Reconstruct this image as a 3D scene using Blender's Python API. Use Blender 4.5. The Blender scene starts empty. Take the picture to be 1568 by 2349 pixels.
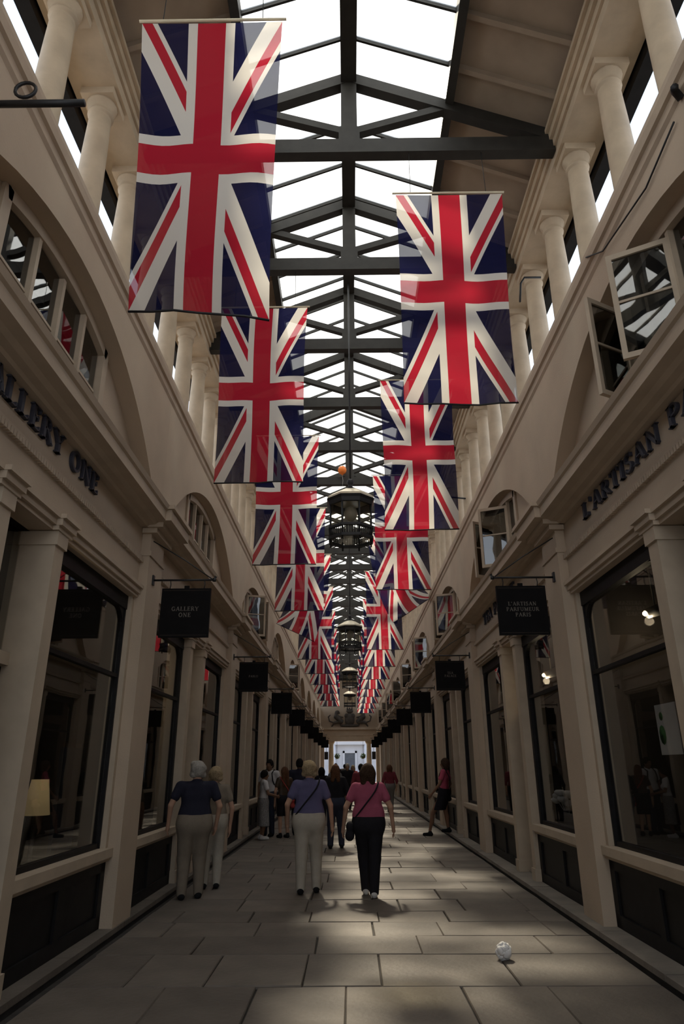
import bpy, bmesh, math, random
import numpy as np
from mathutils import Matrix, Vector
random.seed(7); RNG = np.random.default_rng(7)
C = bpy.context.scene.collection
SC = bpy.context.scene
PI = math.pi

# ------------------------------------------------------------------ camera
IW, IH, FPX = 1568, 2349, 1535.0
def _ray(px, py): return Vector((px - IW/2, -(py - IH/2), -FPX))
_y = _ray(801, 1759).normalized()
_z = _ray(761, -2850); _z = (_z - _y*_z.dot(_y)).normalized()
_x = _y.cross(_z)
cam_d = bpy.data.cameras.new('camera'); cam = bpy.data.objects.new('camera', cam_d); C.objects.link(cam)
cam_d.sensor_fit = 'VERTICAL'; cam_d.sensor_height = 36; cam_d.sensor_width = 24
cam_d.lens = FPX/IH*36; cam_d.clip_start = .05; cam_d.clip_end = 500
CAM = Vector((-.065, 0, 1.6))
cam.matrix_world = Matrix.Translation(CAM) @ Matrix((_x, _y, _z)).to_4x4()
SC.camera = cam
# ------------------------------------------------------------------ sky, sun, exposure
world = bpy.data.worlds.new('sky'); SC.world = world; world.use_nodes = True
wn = world.node_tree.nodes; wl = world.node_tree.links; wn.clear()
wo = wn.new('ShaderNodeOutputWorld'); wb = wn.new('ShaderNodeBackground')
wg = wn.new('ShaderNodeTexCoord'); ws = wn.new('ShaderNodeSeparateXYZ'); wr = wn.new('ShaderNodeValToRGB')
wr.color_ramp.elements[0].position = 0.0; wr.color_ramp.elements[0].color = (.92, .95, 1, 1)
wr.color_ramp.elements[1].position = .9; wr.color_ramp.elements[1].color = (.60, .76, 1, 1)
wl.new(wg.outputs['Generated'], ws.inputs[0]); wl.new(ws.outputs['Z'], wr.inputs[0])
wl.new(wr.outputs[0], wb.inputs[0]); wl.new(wb.outputs[0], wo.inputs[0])
wb.inputs[1].default_value = 1.0
sun_d = bpy.data.lights.new('sun', 'SUN'); sun = bpy.data.objects.new('sun', sun_d); C.objects.link(sun)
sun_d.energy = 10.0; sun_d.angle = math.radians(4.0); sun_d.color = (1, .90, .74)
sun.rotation_euler = Vector((.120, -1.110, -1.393)).to_track_quat('-Z', 'Y').to_euler()
sun.location = (0, 30, 40)
SC.view_settings.view_transform = 'Standard'; SC.view_settings.look = 'None'
SC.view_settings.gamma = 1; SC.view_settings.use_curve_mapping = False
SC.view_settings.exposure = 0.72

# ------------------------------------------------------------------ materials
M = {}
def mat(name, col, rough=.7, var=.12, scale=6., bump=0., bscale=40., metal=0., spec=.3, col2=None, rnd=0., emis=0.):
    m = bpy.data.materials.new(name); m.use_nodes = True; nt = m.node_tree; n = nt.nodes; l = nt.links
    b = n['Principled BSDF']; b.inputs['Roughness'].default_value = rough; b.inputs['Metallic'].default_value = metal
    b.inputs['Specular IOR Level'].default_value = spec
    tc = n.new('ShaderNodeTexCoord'); nz = n.new('ShaderNodeTexNoise'); nz.inputs['Scale'].default_value = scale; nz.inputs['Detail'].default_value = 6
    l.new(tc.outputs['Object'], nz.inputs['Vector'])
    rp = n.new('ShaderNodeValToRGB'); rp.color_ramp.elements[0].position = .3; rp.color_ramp.elements[1].position = .72
    c2 = col2 or tuple(c*(1-var*2) for c in col)
    rp.color_ramp.elements[0].color = (*c2, 1); rp.color_ramp.elements[1].color = (*[min(1, c*(1+var*.4)) for c in col], 1)
    l.new(nz.outputs['Fac'], rp.inputs[0]); out = rp.outputs[0]
    if rnd:
        oi = n.new('ShaderNodeObjectInfo'); hs = n.new('ShaderNodeHueSaturation'); mr = n.new('ShaderNodeMapRange')
        mr.inputs[3].default_value = 1-rnd; mr.inputs[4].default_value = 1+rnd
        l.new(oi.outputs['Random'], mr.inputs[0]); l.new(mr.outputs[0], hs.inputs['Value']); l.new(out, hs.inputs['Color']); out = hs.outputs[0]
    l.new(out, b.inputs['Base Color'])
    if bump:
        n2 = n.new('ShaderNodeTexNoise'); n2.inputs['Scale'].default_value = bscale; n2.inputs['Detail'].default_value = 4
        bp = n.new('ShaderNodeBump'); bp.inputs['Strength'].default_value = bump; bp.inputs['Distance'].default_value = .02
        l.new(tc.outputs['Object'], n2.inputs['Vector']); l.new(n2.outputs['Fac'], bp.inputs['Height']); l.new(bp.outputs[0], b.inputs['Normal'])
    if emis:
        l.new(out, b.inputs['Emission Color']); b.inputs['Emission Strength'].default_value = emis
    M[name] = m; return m
mat('plaster', (.47, .37, .27), .8, .06, 1.3, .12, 60)
mat('stucco_trim', (.47, .37, .27), .7, .06, 3, .08, 40)
mat('column_stone', (.55, .44, .31), .65, .10, 4, .1, 30)
mat('ceiling_paint', (.40, .32, .24), .8, .08, 3)
mat('truss_paint', (.030, .028, .024), .6, .15, 8)
mat('dark_trim', (.012, .011, .011), .5, .2, 8, spec=.15)
mat('cream_joinery', (.46, .37, .27), .55, .06, 5)
mat('flagstone', (.145, .122, .098), .62, .16, 2.2, .25, 18, rnd=.15, spec=.35)
mat('joint', (.045, .04, .035), .9, .2, 10)
mat('kerb', (.22, .19, .155), .7, .12, 4, .2, 25, rnd=.12)
mat('riser_shade', (.035, .032, .03), .6, .2, 6)  # near black puts the shade below the kerb edge into the colour
mat('iron', (.015, .015, .016), .5, .2, 10, spec=.4)
mat('sign_black', (.006, .005, .005), .6, .2, 6, spec=.1)
mat('gilt', (.20, .175, .145), .5, .1, 9)
mat('letter_dark', (.045, .045, .06), .4, .2, 12)
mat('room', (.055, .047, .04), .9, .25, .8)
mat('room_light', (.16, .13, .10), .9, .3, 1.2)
mat('wood_dark', (.06, .038, .022), .5, .3, 4)
mat('relief', (.07, .055, .042), .6, .25, 5)
mat('balloon', (.85, .22, .04), .35, .03, 3)
mat('paper', (.75, .73, .70), .8, .05, 20, .4, 30)
mat('white_facade', (.44, .45, .49), .7, .05, 1)
mat('door_blue', (.06, .07, .09), .4, .1, 3)
mat('leaf', (.07, .16, .03), .6, .4, 20)
mat('bulb', (1, .80, .5), .5, .02, 3, emis=6)
mat('lamp_metal', (.55, .55, .52), .35, .05, 5, metal=.8)
mat('globe', (.35, .33, .28), .3, .05, 5)
mat('lamp_cream', (.70, .62, .45), .6, .05, 5)
def cloth(name, col, var=.05, scale=14): return mat(name, col, .9, var, scale, .2, 120, spec=.1)
cloth('skin', (.42, .25, .17), .06, 8); cloth('skin_dark', (.20, .11, .07), .06, 8)
cloth('purple', (.10, .092, .165)); cloth('pink', (.31, .075, .12)); cloth('cream', (.38, .34, .28)); cloth('black_cloth', (.016, .015, .018))
cloth('navy', (.022, .022, .034)); cloth('khaki', (.20, .165, .125)); cloth('white_cloth', (.50, .48, .46)); cloth('grey_print', (.28, .27, .26), .35, 60)
cloth('maroon', (.17, .035, .045)); cloth('red_cloth', (.34, .05, .045)); cloth('rose', (.40, .075, .12)); cloth('denim', (.035, .04, .06)); cloth('grey_cloth', (.17, .16, .15))
cloth('hair_blond', (.36, .27, .16), .25, 60); cloth('hair_grey', (.36, .33, .29), .2, 60); cloth('hair_brown', (.055, .032, .02), .3, 60); cloth('hair_black', (.014, .012, .011), .3, 60); cloth('hair_auburn', (.12, .055, .03), .3, 60)
cloth('shoe_black', (.014, .014, .015)); cloth('shoe_white', (.55, .53, .50)); cloth('eye_dark', (.01, .01, .01))

def glass(name, tint, ior, rough, alpha):
    m = bpy.data.materials.new(name); m.use_nodes = True; n = m.node_tree.nodes; l = m.node_tree.links; n.clear()
    o = n.new('ShaderNodeOutputMaterial'); mx = n.new('ShaderNodeMixShader'); t = n.new('ShaderNodeBsdfTransparent'); g = n.new('ShaderNodeBsdfGlossy'); fr = n.new('ShaderNodeFresnel')
    ge = n.new('ShaderNodeNewGeometry'); mr = n.new('ShaderNodeMapRange'); mr.inputs[3].default_value = ior; mr.inputs[4].default_value = 1/ior; l.new(ge.outputs['Backfacing'], mr.inputs[0]); l.new(mr.outputs[0], fr.inputs[0])
    g.inputs['Roughness'].default_value = rough; t.inputs[0].default_value = (*tint, 1)
    nz = n.new('ShaderNodeTexNoise'); nz.inputs['Scale'].default_value = 1.6; bp = n.new('ShaderNodeBump'); bp.inputs['Strength'].default_value = alpha; bp.inputs['Distance'].default_value = .02
    tc = n.new('ShaderNodeTexCoord'); l.new(tc.outputs['Object'], nz.inputs['Vector']); l.new(nz.outputs[0], bp.inputs['Height']); l.new(bp.outputs[0], g.inputs['Normal'])
    l.new(fr.outputs[0], mx.inputs[0]); l.new(t.outputs[0], mx.inputs[1]); l.new(g.outputs[0], mx.inputs[2]); l.new(mx.outputs[0], o.inputs[0]); M[name] = m
glass('shop_glass', (.85, .85, .83), 1.55, .01, .03)
glass('old_glass', (.40, .41, .40), 2.1, .015, .10)
glass('lantern_glass', (.95, .94, .90), 1.25, .04, .03)
def milky():
    m = bpy.data.materials.new('milky_glass'); m.use_nodes = True; n = m.node_tree.nodes; l = m.node_tree.links; n.clear()
    o = n.new('ShaderNodeOutputMaterial'); mx = n.new('ShaderNodeMixShader'); t = n.new('ShaderNodeBsdfTransparent'); d = n.new('ShaderNodeBsdfTranslucent')
    tc = n.new('ShaderNodeTexCoord'); nz = n.new('ShaderNodeTexNoise'); nz.inputs['Scale'].default_value = 2.5; rp = n.new('ShaderNodeValToRGB')
    rp.color_ramp.elements[0].color = (.80, .79, .76, 1); rp.color_ramp.elements[1].color = (.94, .94, .92, 1)
    l.new(tc.outputs['Object'], nz.inputs['Vector']); l.new(nz.outputs['Fac'], rp.inputs[0]); l.new(rp.outputs[0], d.inputs[0])
    t.inputs[0].default_value = (.95, .95, .93, 1); mx.inputs[0].default_value = .30
    l.new(t.outputs[0], mx.inputs[1]); l.new(d.outputs[0], mx.inputs[2]); l.new(mx.outputs[0], o.inputs[0]); M['milky_glass'] = m
milky()
def flag_mat():
    m = bpy.data.materials.new('flag_cloth'); m.use_nodes = True; n = m.node_tree.nodes; l = m.node_tree.links; n.clear()
    def mth(op, a, b=None):
        k = n.new('ShaderNodeMath'); k.operation = op
        for i, v in enumerate((a, b)):
            if v is None: continue
            if isinstance(v, (int, float)): k.inputs[i].default_value = v
            else: l.new(v, k.inputs[i])
        return k.outputs[0]
    uv = n.new('ShaderNodeUVMap'); uv.uv_map = 'UVMap'; sp = n.new('ShaderNodeSeparateXYZ'); l.new(uv.outputs[0], sp.inputs[0])
    p = mth('MULTIPLY', mth('SUBTRACT', sp.outputs['X'], .5), 30); q = mth('MULTIPLY', mth('SUBTRACT', sp.outputs['Y'], .5), 60)
    a = mth('ABSOLUTE', p); b = mth('ABSOLUTE', q)
    e = mth('DIVIDE', mth('SUBTRACT', b, mth('MULTIPLY', a, 2)), 2.236)
    sg = mth('MULTIPLY', mth('SIGN', mth('MULTIPLY', p, q)), -1)
    se = mth('MULTIPLY', sg, e)
    wsal = mth('LESS_THAN', mth('ABSOLUTE', e), 3.0)
    rsal = mth('MULTIPLY', mth('GREATER_THAN', se, 0), mth('LESS_THAN', se, 2.0))
    mn = mth('MINIMUM', a, b); wc = mth('LESS_THAN', mn, 5.0); rc = mth('LESS_THAN', mn, 3.0)
    cur = None
    blue, white, red = (.012, .013, .050, 1), (.74, .70, .63, 1), (.47, .020, .040, 1)
    def mix(f, A, B):
        k = n.new('ShaderNodeMix'); k.data_type = 'RGBA'; l.new(f, k.inputs[0])
        for i, v in ((6, A), (7, B)):
            if isinstance(v, tuple): k.inputs[i].default_value = v
            else: l.new(v, k.inputs[i])
        return k.outputs[2]
    c = mix(wsal, blue, white); c = mix(rsal, c, red); c = mix(wc, c, white); c = mix(rc, c, red)
    o = n.new('ShaderNodeOutputMaterial'); df = n.new('ShaderNodeBsdfDiffuse'); tr = n.new('ShaderNodeBsdfTranslucent'); tp = n.new('ShaderNodeBsdfTransparent')
    m1 = n.new('ShaderNodeMixShader'); m2 = n.new('ShaderNodeMixShader'); m1.inputs[0].default_value = .42; m2.inputs[0].default_value = .09
    wv = n.new('ShaderNodeTexNoise'); wv.inputs['Scale'].default_value = 300; bp = n.new('ShaderNodeBump'); bp.inputs['Strength'].default_value = .1
    l.new(wv.outputs[0], bp.inputs['Height']); l.new(bp.outputs[0], df.inputs['Normal'])
    l.new(c, df.inputs[0]); l.new(c, tr.inputs[0]); l.new(df.outputs[0], m1.inputs[1]); l.new(tr.outputs[0], m1.inputs[2])
    l.new(m1.outputs[0], m2.inputs[1]); l.new(tp.outputs[0], m2.inputs[2]); l.new(m2.outputs[0], o.inputs[0]); M['flag_cloth'] = m
flag_mat()

# ------------------------------------------------------------------ mesh helpers
class MB:
    def __init__(s, sd=None): s.v = []; s.f = []; s.sd = sd; s.sm = []; s.smooth = False
    def add(s, vs, fs):
        k = len(s.v); s.v += [tuple(v) for v in vs]; s.f += [tuple(i+k for i in f) for f in fs]; s.sm += [s.smooth]*len(fs); return s
    def box(s, x0, x1, y0, y1, z0, z1):
        return s.add([(x, y, z) for x in (x0, x1) for y in (y0, y1) for z in (z0, z1)], [(0, 1, 3, 2), (4, 6, 7, 5), (0, 4, 5, 1), (2, 3, 7, 6), (0, 2, 6, 4), (1, 5, 7, 3)])
    def w(s, d0, d1, s0, s1, z0, z1):          # wall coordinates: d out of the wall face, s along, z up
        return s.box(s.sd*(HW-d0), s.sd*(HW-d1), s0, s1, z0, z1)
    def bar(s, a, b, wd, ht, up=(0, 0, 1)):    # rectangular bar between two points
        a = Vector(a); b = Vector(b); t = (b-a).normalized(); u = Vector(up); u = (u - t*u.dot(t)).normalized(); r = t.cross(u)
        vs = [p + r*(wd/2*i) + u*(ht/2*j) for p in (a, b) for i, j in ((-1, -1), (1, -1), (1, 1), (-1, 1))]
        return s.add(vs, [(3, 2, 1, 0), (4, 5, 6, 7), (0, 1, 5, 4), (1, 2, 6, 5), (2, 3, 7, 6), (3, 0, 4, 7)])
    def tube(s, pts, r, n=8, closed=False):
        pts = [Vector(p) for p in pts]; N = len(pts); rs = r if isinstance(r, (list, tuple)) else [r]*N; rings = []
        pu = None
        for i, p in enumerate(pts):
            t = (pts[(i+1) % N if closed else min(i+1, N-1)] - pts[(i-1) % N if closed else max(i-1, 0)]).normalized()
            u = pu if pu is not None else (Vector((0, 0, 1)) if abs(t.z) < .9 else Vector((1, 0, 0)))
            u = (u - t*u.dot(t)).normalized(); pu = u; w = t.cross(u)
            rings.append([p + (u*math.cos(2*PI*k/n) + w*math.sin(2*PI*k/n))*rs[i] for k in range(n)])
        vs = [v for g in rings for v in g]; fs = []
        for i in range(N if closed else N-1):
            j = (i+1) % N
            for k in range(n): fs.append((i*n+k, i*n+(k+1) % n, j*n+(k+1) % n, j*n+k))
        if not closed: fs += [tuple(range(n))[::-1], tuple(range((N-1)*n, N*n))]
        sm = s.smooth; s.smooth = True; s.add(vs, fs); s.smooth = sm; return s
    def lathe(s, prof, c=(0, 0, 0), n=16, smooth=True, a0=0, cap=True):
        vs = [(c[0]+r*math.cos(2*PI*k/n+a0), c[1]+r*math.sin(2*PI*k/n+a0), c[2]+z) for r, z in prof for k in range(n)]; fs = []
        for i in range(len(prof)-1):
            for k in range(n): fs.append((i*n+k, i*n+(k+1) % n, (i+1)*n+(k+1) % n, (i+1)*n+k))
        if cap: fs += [tuple(range(n))[::-1], tuple(range((len(prof)-1)*n, len(prof)*n))]
        sm = s.smooth; s.smooth = smooth; s.add(vs, fs); s.smooth = sm; return s
    def prism(s, poly, f):                     # f(u,v,t) -> point, t in 0,1
        n = len(poly); vs = [f(u, v, t) for t in (0, 1) for u, v in poly]
        return s.add(vs, [tuple(range(n))[::-1], tuple(range(n, 2*n))] + [(i, (i+1) % n, n+(i+1) % n, n+i) for i in range(n)])
    def mesh(s, name):
        me = bpy.data.meshes.new(name); me.from_pydata([tuple(v) for v in s.v], [], s.f); me.update()
        bm = bmesh.new(); bm.from_mesh(me); bmesh.ops.recalc_face_normals(bm, faces=bm.faces[:]); bm.to_mesh(me); bm.free()
        me.polygons.foreach_set('use_smooth', s.sm); return me
    def build(s, name, m, parent=None): return obj(name, s.mesh(name), m, parent)
def obj(name, me, m=None, parent=None, loc=None):
    o = bpy.data.objects.new(name, me); C.objects.link(o)
    if m is not None and not me.materials: me.materials.append(M[m])
    if parent is not None: o.parent = parent
    if loc is not None: o.location = loc
    return o
def tag(o, label=None, cat=None, group=None, kind=None):
    if label: o['label'] = label
    if cat: o['category'] = cat
    if group: o['group'] = group
    if kind: o['kind'] = kind
    return o
def empty(name, loc=(0, 0, 0), rz=0):
    o = bpy.data.objects.new(name, None); C.objects.link(o); o.location = loc; o.rotation_euler = (0, 0, rz); o.empty_display_size = .1; return o
CACHE = {}
def cached(key, fn):
    if key not in CACHE: CACHE[key] = fn()
    return CACHE[key]
def copy_tree(o, parent=None):
    c = o.copy(); C.objects.link(c); c.parent = parent
    for ch in list(o.children): copy_tree(ch, c)
    return c
ORD = ['zeroth', 'first', 'second', 'third', 'fourth', 'fifth', 'sixth', 'seventh', 'eighth', 'ninth', 'tenth', 'eleventh', 'twelfth', 'thirteenth', 'fourteenth']

HW = 2.48           # half width of the arcade between the wall faces
BAY = 6.2; C0 = 5.0; BAYS = list(range(-1, 9)); YEND = 60.8; Y0 = C0 - 1.5*BAY
TR0, TRP = 6.16, 2.065
SIDES = {1: 'right', -1: 'left'}
CORN = 4.60         # top of the cornice, springing of the arches
def roofz(x): return 10.12 - .43*abs(x)

# ================================================================== FLOOR
fl = MB().box(-HW-.6, HW+.6, Y0, YEND+1, -.12, -.022).build('floor', 'joint'); tag(fl, 'stone paved floor of the arcade with dark joints', kind='structure')
rows = [2.6, 3.5, 4.35, 5.25, 6.2, 7.15, 7.85, 8.5, 9.1, 9.85]
while rows[-1] < YEND: rows.append(rows[-1] + random.uniform(.6, 1.0))
def slab(mb, x0, x1, y0, y1, h):
    g = .004; c = .007; j = lambda: random.uniform(-.006, .006)
    P = [(x0+g+j(), y0+g+j()), (x1-g+j(), y0+g+j()), (x1-g+j(), y1-g+j()), (x0+g+j(), y1-g+j())]
    mx, my = (x0+x1)/2, (y0+y1)/2; t = [random.uniform(-.003, .003) for _ in range(4)]
    vs = [(x-mx, y-my, -.03) for x, y in P] + [(x-mx, y-my, h-.010+t[i]) for i, (x, y) in enumerate(P)] + \
         [(x-mx+c*(1 if x < mx else -1), y-my+c*(1 if y < my else -1), h+t[i]) for i, (x, y) in enumerate(P)]
    fs = [(0, 1, 5, 4), (1, 2, 6, 5), (2, 3, 7, 6), (3, 0, 4, 7), (4, 5, 9, 8), (5, 6, 10, 9), (6, 7, 11, 10), (7, 4, 8, 11), (8, 9, 10, 11)]
    mb.add([(v[0]+(mx if mb.sd else 0), v[1]+(my if mb.sd else 0), v[2]) for v in vs], fs); return mx, my
nst = 0; rest = MB(sd=1)
for r in range(len(rows)-1):
    xs = [-2.40]; off = random.uniform(.3, 1.0)
    while xs[-1] < 2.36-.45:
        xs.append(xs[-1] + (off if len(xs) == 1 else random.uniform(.62, 1.25)))
    xs = [x for x in xs if x < 2.36-.3] + [2.36]
    for a, b in zip(xs, xs[1:]):
        h = random.uniform(-.004, .004)
        if nst < 300:
            mb = MB(); mx, my = slab(mb, a, b, rows[r], rows[r+1], h); obj('flagstone', mb.mesh('flagstone'), 'flagstone', fl, (mx, my, 0)); nst += 1
        else: slab(rest, a, b, rows[r], rows[r+1], h)
for r in range(10):
    for k in range(5): slab(rest, -2.4+k*.952, -2.4+(k+1)*.952, Y0+r*.7, Y0+(r+1)*.7, 0)
ro = rest.build('far_flagstones', 'flagstone', fl); ro['kind'] = 'stuff'
# raised kerb steps under the shopfronts
for sd in SIDES:
    e = .115 if sd == 1 else .02
    k = MB(sd).w(-.2, e-.01, Y0, YEND, -.1, .03).build('trim_%d' % (1 if sd == 1 else 2), 'riser_shade'); tag(k, 'low kerb step with shade painted on its riser along the %s shopfronts' % SIDES[sd], kind='structure')
    y = Y0
    while y < YEND-.2:
        L = random.uniform(1.1, 1.6); y1 = min(y+L, YEND)
        MB(sd).w(-.2, e, y+.006, y1-.006, .031, .082+random.uniform(-.004, .004)).build('kerb_stone', 'kerb' if sd == 1 else 'flagstone', k); y = y1

# ================================================================== WALLS
def arch_pts(n=28, a=2.85, rise=1.37, grow=0.):
    R = (a*a+rise*rise)/(2*rise); zc = CORN+rise-R; t0 = math.asin(a/R)
    return [((R+grow)*math.sin(t), zc+(R+grow)*math.cos(t)) for t in np.linspace(-t0, t0, n)]
def arch_skin(sd):
    mb = MB(sd); pts = arch_pts(); top = 6.34; th = .19; hb = BAY/2
    X = lambda d: sd*(HW-d)
    prof = [(-hb, CORN-.1), (-2.85, CORN-.1)] + pts + [(2.85, CORN-.1), (hb, CORN-.1)]
    for (a, za), (b, zb) in zip(prof, prof[1:]):
        if abs(a-b) > 1e-6: mb.add([(X(0), a, za), (X(0), b, zb), (X(0), b, top), (X(0), a, top)], [(0, 1, 2, 3)])
        mb.add([(X(0), a, za), (X(0), b, zb), (X(-th), b, zb), (X(-th), a, za)], [(0, 1, 2, 3)])
        if abs(a-b) > 1e-6: mb.add([(X(-th), a, za), (X(-th), b, zb), (X(-th), b, top), (X(-th), a, top)], [(0, 1, 2, 3)])
    mb.add([(X(0), -hb, top), (X(0), hb, top), (X(-th), hb, top), (X(-th), -hb, top)], [(0, 1, 2, 3)])
    return mb.mesh('arch_wall')
def pilaster(sd):
    mb = MB(sd); h = .30
    mb.w(-.3, 0, -h, h, .08, 4.34); mb.w(-.3, .02, -h-.015, h+.015, 4.02, 4.08)
    return mb.mesh('pilaster')
def capital(sd):
    mb = MB(sd); h = .34
    mb.w(-.1, .08, -h-.02, h+.02, 4.30, 4.36); mb.w(-.1, .16, -h-.06, h+.06, 4.36, 4.42); mb.w(-.1, .27, -h-.12, h+.12, 4.42, 4.555); mb.w(-.1, .31, -h-.16, h+.16, 4.555, 4.605)
    return mb.mesh('capital')
def cornice(sd):
    poly = [(-.14, 4.36), (-.03, 4.36), (-.01, 4.385), (.06, 4.39), (.10, 4.42), (.20, 4.425), (.20, 4.535), (.225, 4.55), (.245, 4.60), (-.1, 4.60)]
    return MB(sd).prism(poly, lambda u, v, t: (sd*(HW-u), (-BAY/2+.3) if t == 0 else (BAY/2-.3), v)).mesh('cornice')
def frieze(sd): return MB(sd).w(-.3, -.11, -BAY/2+.3, BAY/2-.3, 3.60, 4.37).mesh('frieze')
def bead(sd):
    mb = MB(sd); mb.w(-.12, -.085, -2.80, 2.80, 3.985, 4.02); n = 118
    for i in range(n):
        y = -2.79+5.58*i/(n-1); mb.w(-.12, -.065, y-.015, y+.015, 3.93, 3.985)
    return mb.mesh('bead_moulding')
def lower_moulding(sd):
    mb = MB(sd)
    for z0, z1, d in ((3.50, 3.54, -.09), (3.54, 3.60, -.06), (3.60, 3.64, -.03)):
        mb.w(-.3, d, -2.79, 2.79, z0, z1)
        for s in (-.50, .50): mb.w(-.3, d+.05, s-.17-d*.2, s+.17+d*.2, z0, z1)
    return mb.mesh('architrave_moulding')
def coping(sd):
    poly = [(-.60, 6.30), (.0, 6.30), (.025, 6.33), (.03, 6.40), (.06, 6.41), (.075, 6.48), (.075, 6.53), (-.60, 6.53)]
    return MB(sd).prism(poly, lambda u, v, t: (sd*(HW-u), -BAY/2 if t == 0 else BAY/2, v)).mesh('coping')
def recess_panel(sd, lo): 
    a, b = (-2.92, -1.10) if lo else (1.10, 2.92)
    return MB(sd).w(-.35, -.19, a, b, CORN-.05, 6.2).mesh('recess_panel')
def column(sd):
    x = sd*2.75; mb = MB()
    mb.box(x-.17, x+.17, -.17, .17, 6.53, 6.62)
    mb.lathe([(.16, 6.62), (.165, 6.65), (.15, 6.68), (.135, 6.72), (.136, 7.2), (.128, 7.8), (.116, 8.28), (.116, 8.30), (.138, 8.31), (.138, 8.335), (.122, 8.345), (.122, 8.40), (.16, 8.45), (.165, 8.47)], (x, 0, 0), 16)
    mb.box(x-.18, x+.18, -.18, .18, 8.47, 8.56); return mb.mesh('column')
COLP = BAY/6
walls = {}
for sd in SIDES:
    w = empty('wall_'+SIDES[sd], (0, 0, 0)); tag(w, 'cream stucco %s wall of the arcade with pilasters, arches and columns' % SIDES[sd], kind='structure'); walls[sd] = w
    ms = dict(arch_wall=arch_skin(sd), cornice=cornice(sd), frieze=frieze(sd), bead_moulding=bead(sd), architrave_moulding=lower_moulding(sd), coping=coping(sd))
    pm, cm, r0, r1, co = pilaster(sd), capital(sd), recess_panel(sd, 0), recess_panel(sd, 1), column(sd)
    for b in BAYS:
        y = C0+BAY*b
        for nme, me in ms.items():
            o = obj(nme, me, 'plaster' if nme in ('arch_wall', 'frieze') else 'stucco_trim', w, (0, y, 0))
        obj('recess_panel', r0, 'plaster', w, (0, y, 0)); obj('recess_panel', r1, 'plaster', w, (0, y, 0))
        obj('pilaster', pm, 'plaster', w, (0, y+BAY/2, 0)); obj('capital', cm, 'stucco_trim', w, (0, y+BAY/2, 0))
        for k in range(6):
            obj('column', co, 'column_stone', w, (0, y+(.08 if sd == 1 else .33)+(k-2.5+.5)*COLP, 0))
    ye = C0+BAY*8.5
    MB(sd).w(-.4, -.02, ye+.3, YEND, .08, 6.34).build('end_panel', 'plaster', w)
    MB(sd).w(-.4, .2, ye+.3, YEND, 4.34, 4.6).build('end_cornice', 'stucco_trim', w)
    # parapet walk behind the columns and the dark rooms behind the fronts
    MB(sd).w(-.75, -.18, Y0, YEND, 6.15, 6.52).build('parapet', 'plaster', w)
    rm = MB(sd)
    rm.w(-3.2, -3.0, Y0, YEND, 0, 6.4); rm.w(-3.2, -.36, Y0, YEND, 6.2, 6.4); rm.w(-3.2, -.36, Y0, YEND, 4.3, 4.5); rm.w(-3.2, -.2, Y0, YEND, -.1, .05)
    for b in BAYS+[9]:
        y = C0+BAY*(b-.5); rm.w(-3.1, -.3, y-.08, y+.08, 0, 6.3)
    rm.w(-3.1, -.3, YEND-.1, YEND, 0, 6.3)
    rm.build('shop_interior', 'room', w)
    MB(sd).w(-3.3, 0, Y0-.1, Y0, 0, 6.5).build('end_return', 'plaster', w)
    # eaves beam on the columns
    em = MB(sd)
    for d0, d1, z0, z1 in ((-.55, -.05, 8.56, 8.70), (-.55, -.02, 8.70, 8.80), (-.55, .02, 8.80, 8.90), (-.55, .06, 8.90, 8.96)): em.w(d0, d1, Y0, YEND, z0, z1)
    em.build('eaves_beam', 'column_stone', w)

# ================================================================== ROOF
ce = empty('ceiling'); tag(ce, 'timber trussed ridge roof with milky glass skylight over the arcade', kind='structure')
SK = 1.27; BP = TRP/3.3; BP = .626
def slope_pt(sd, x, y, dz=0): return (sd*x, y, roofz(x)+dz)
def slope_box(sd, x0, x1, y0, y1, z0, z1):
    mb = MB(); mb.add([slope_pt(sd, x, y, z) for x in (x0, x1) for y in (y0, y1) for z in (z0, z1)], [(0, 1, 3, 2), (4, 6, 7, 5), (0, 4, 5, 1), (2, 3, 7, 6), (0, 2, 6, 4), (1, 5, 7, 3)]); return mb.mesh('part')
nb = int((YEND-Y0)/BP)+1
for sd in SIDES:
    pane = slope_box(sd, .0, SK+.03, 0, BP-.012, .05, .062); dim_board = slope_box(sd, .0, SK+.03, 0, BP-.012, .05, .07); brd = slope_box(sd, SK, 3.18, .004, BP-.004, .06, .10)
    bar = slope_box(sd, .03, SK, -.014, .014, .0, .07); raf = slope_box(sd, SK, 3.10, -.03, .03, -.02, .06)
    for i in range(nb):
        y = Y0+i*BP
        obj('pane', pane, 'milky_glass', ce, (0, y+.006, 0)) if y < 56 else obj('ceiling_board', dim_board, 'ceiling_paint', ce, (0, y+.006, 0)); obj('ceiling_board', brd, 'ceiling_paint', ce, (0, y, 0))  # opaque boards replace the last panes, added to darken the end wall
        obj('glazing_bar', bar, 'truss_paint', ce, (0, y, 0)); obj('rafter', raf, 'ceiling_paint', ce, (0, y, 0))
    mb = MB(); mb.add([slope_pt(sd, x, y, z) for x in (SK-.05, SK+.05) for y in (Y0, YEND) for z in (-.14, .07)], [(0, 1, 3, 2), (4, 6, 7, 5), (0, 4, 5, 1), (2, 3, 7, 6), (0, 2, 6, 4), (1, 5, 7, 3)])
    mb.build('purlin', 'truss_paint', ce)
    MB().box(sd*3.05, sd*3.20, Y0, YEND, 8.44, 8.80).build('gutter', 'dark_trim', ce)
MB().box(-.10, .10, Y0, YEND, 9.86, 10.14).build('ridge_beam', 'truss_paint', ce)
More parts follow.
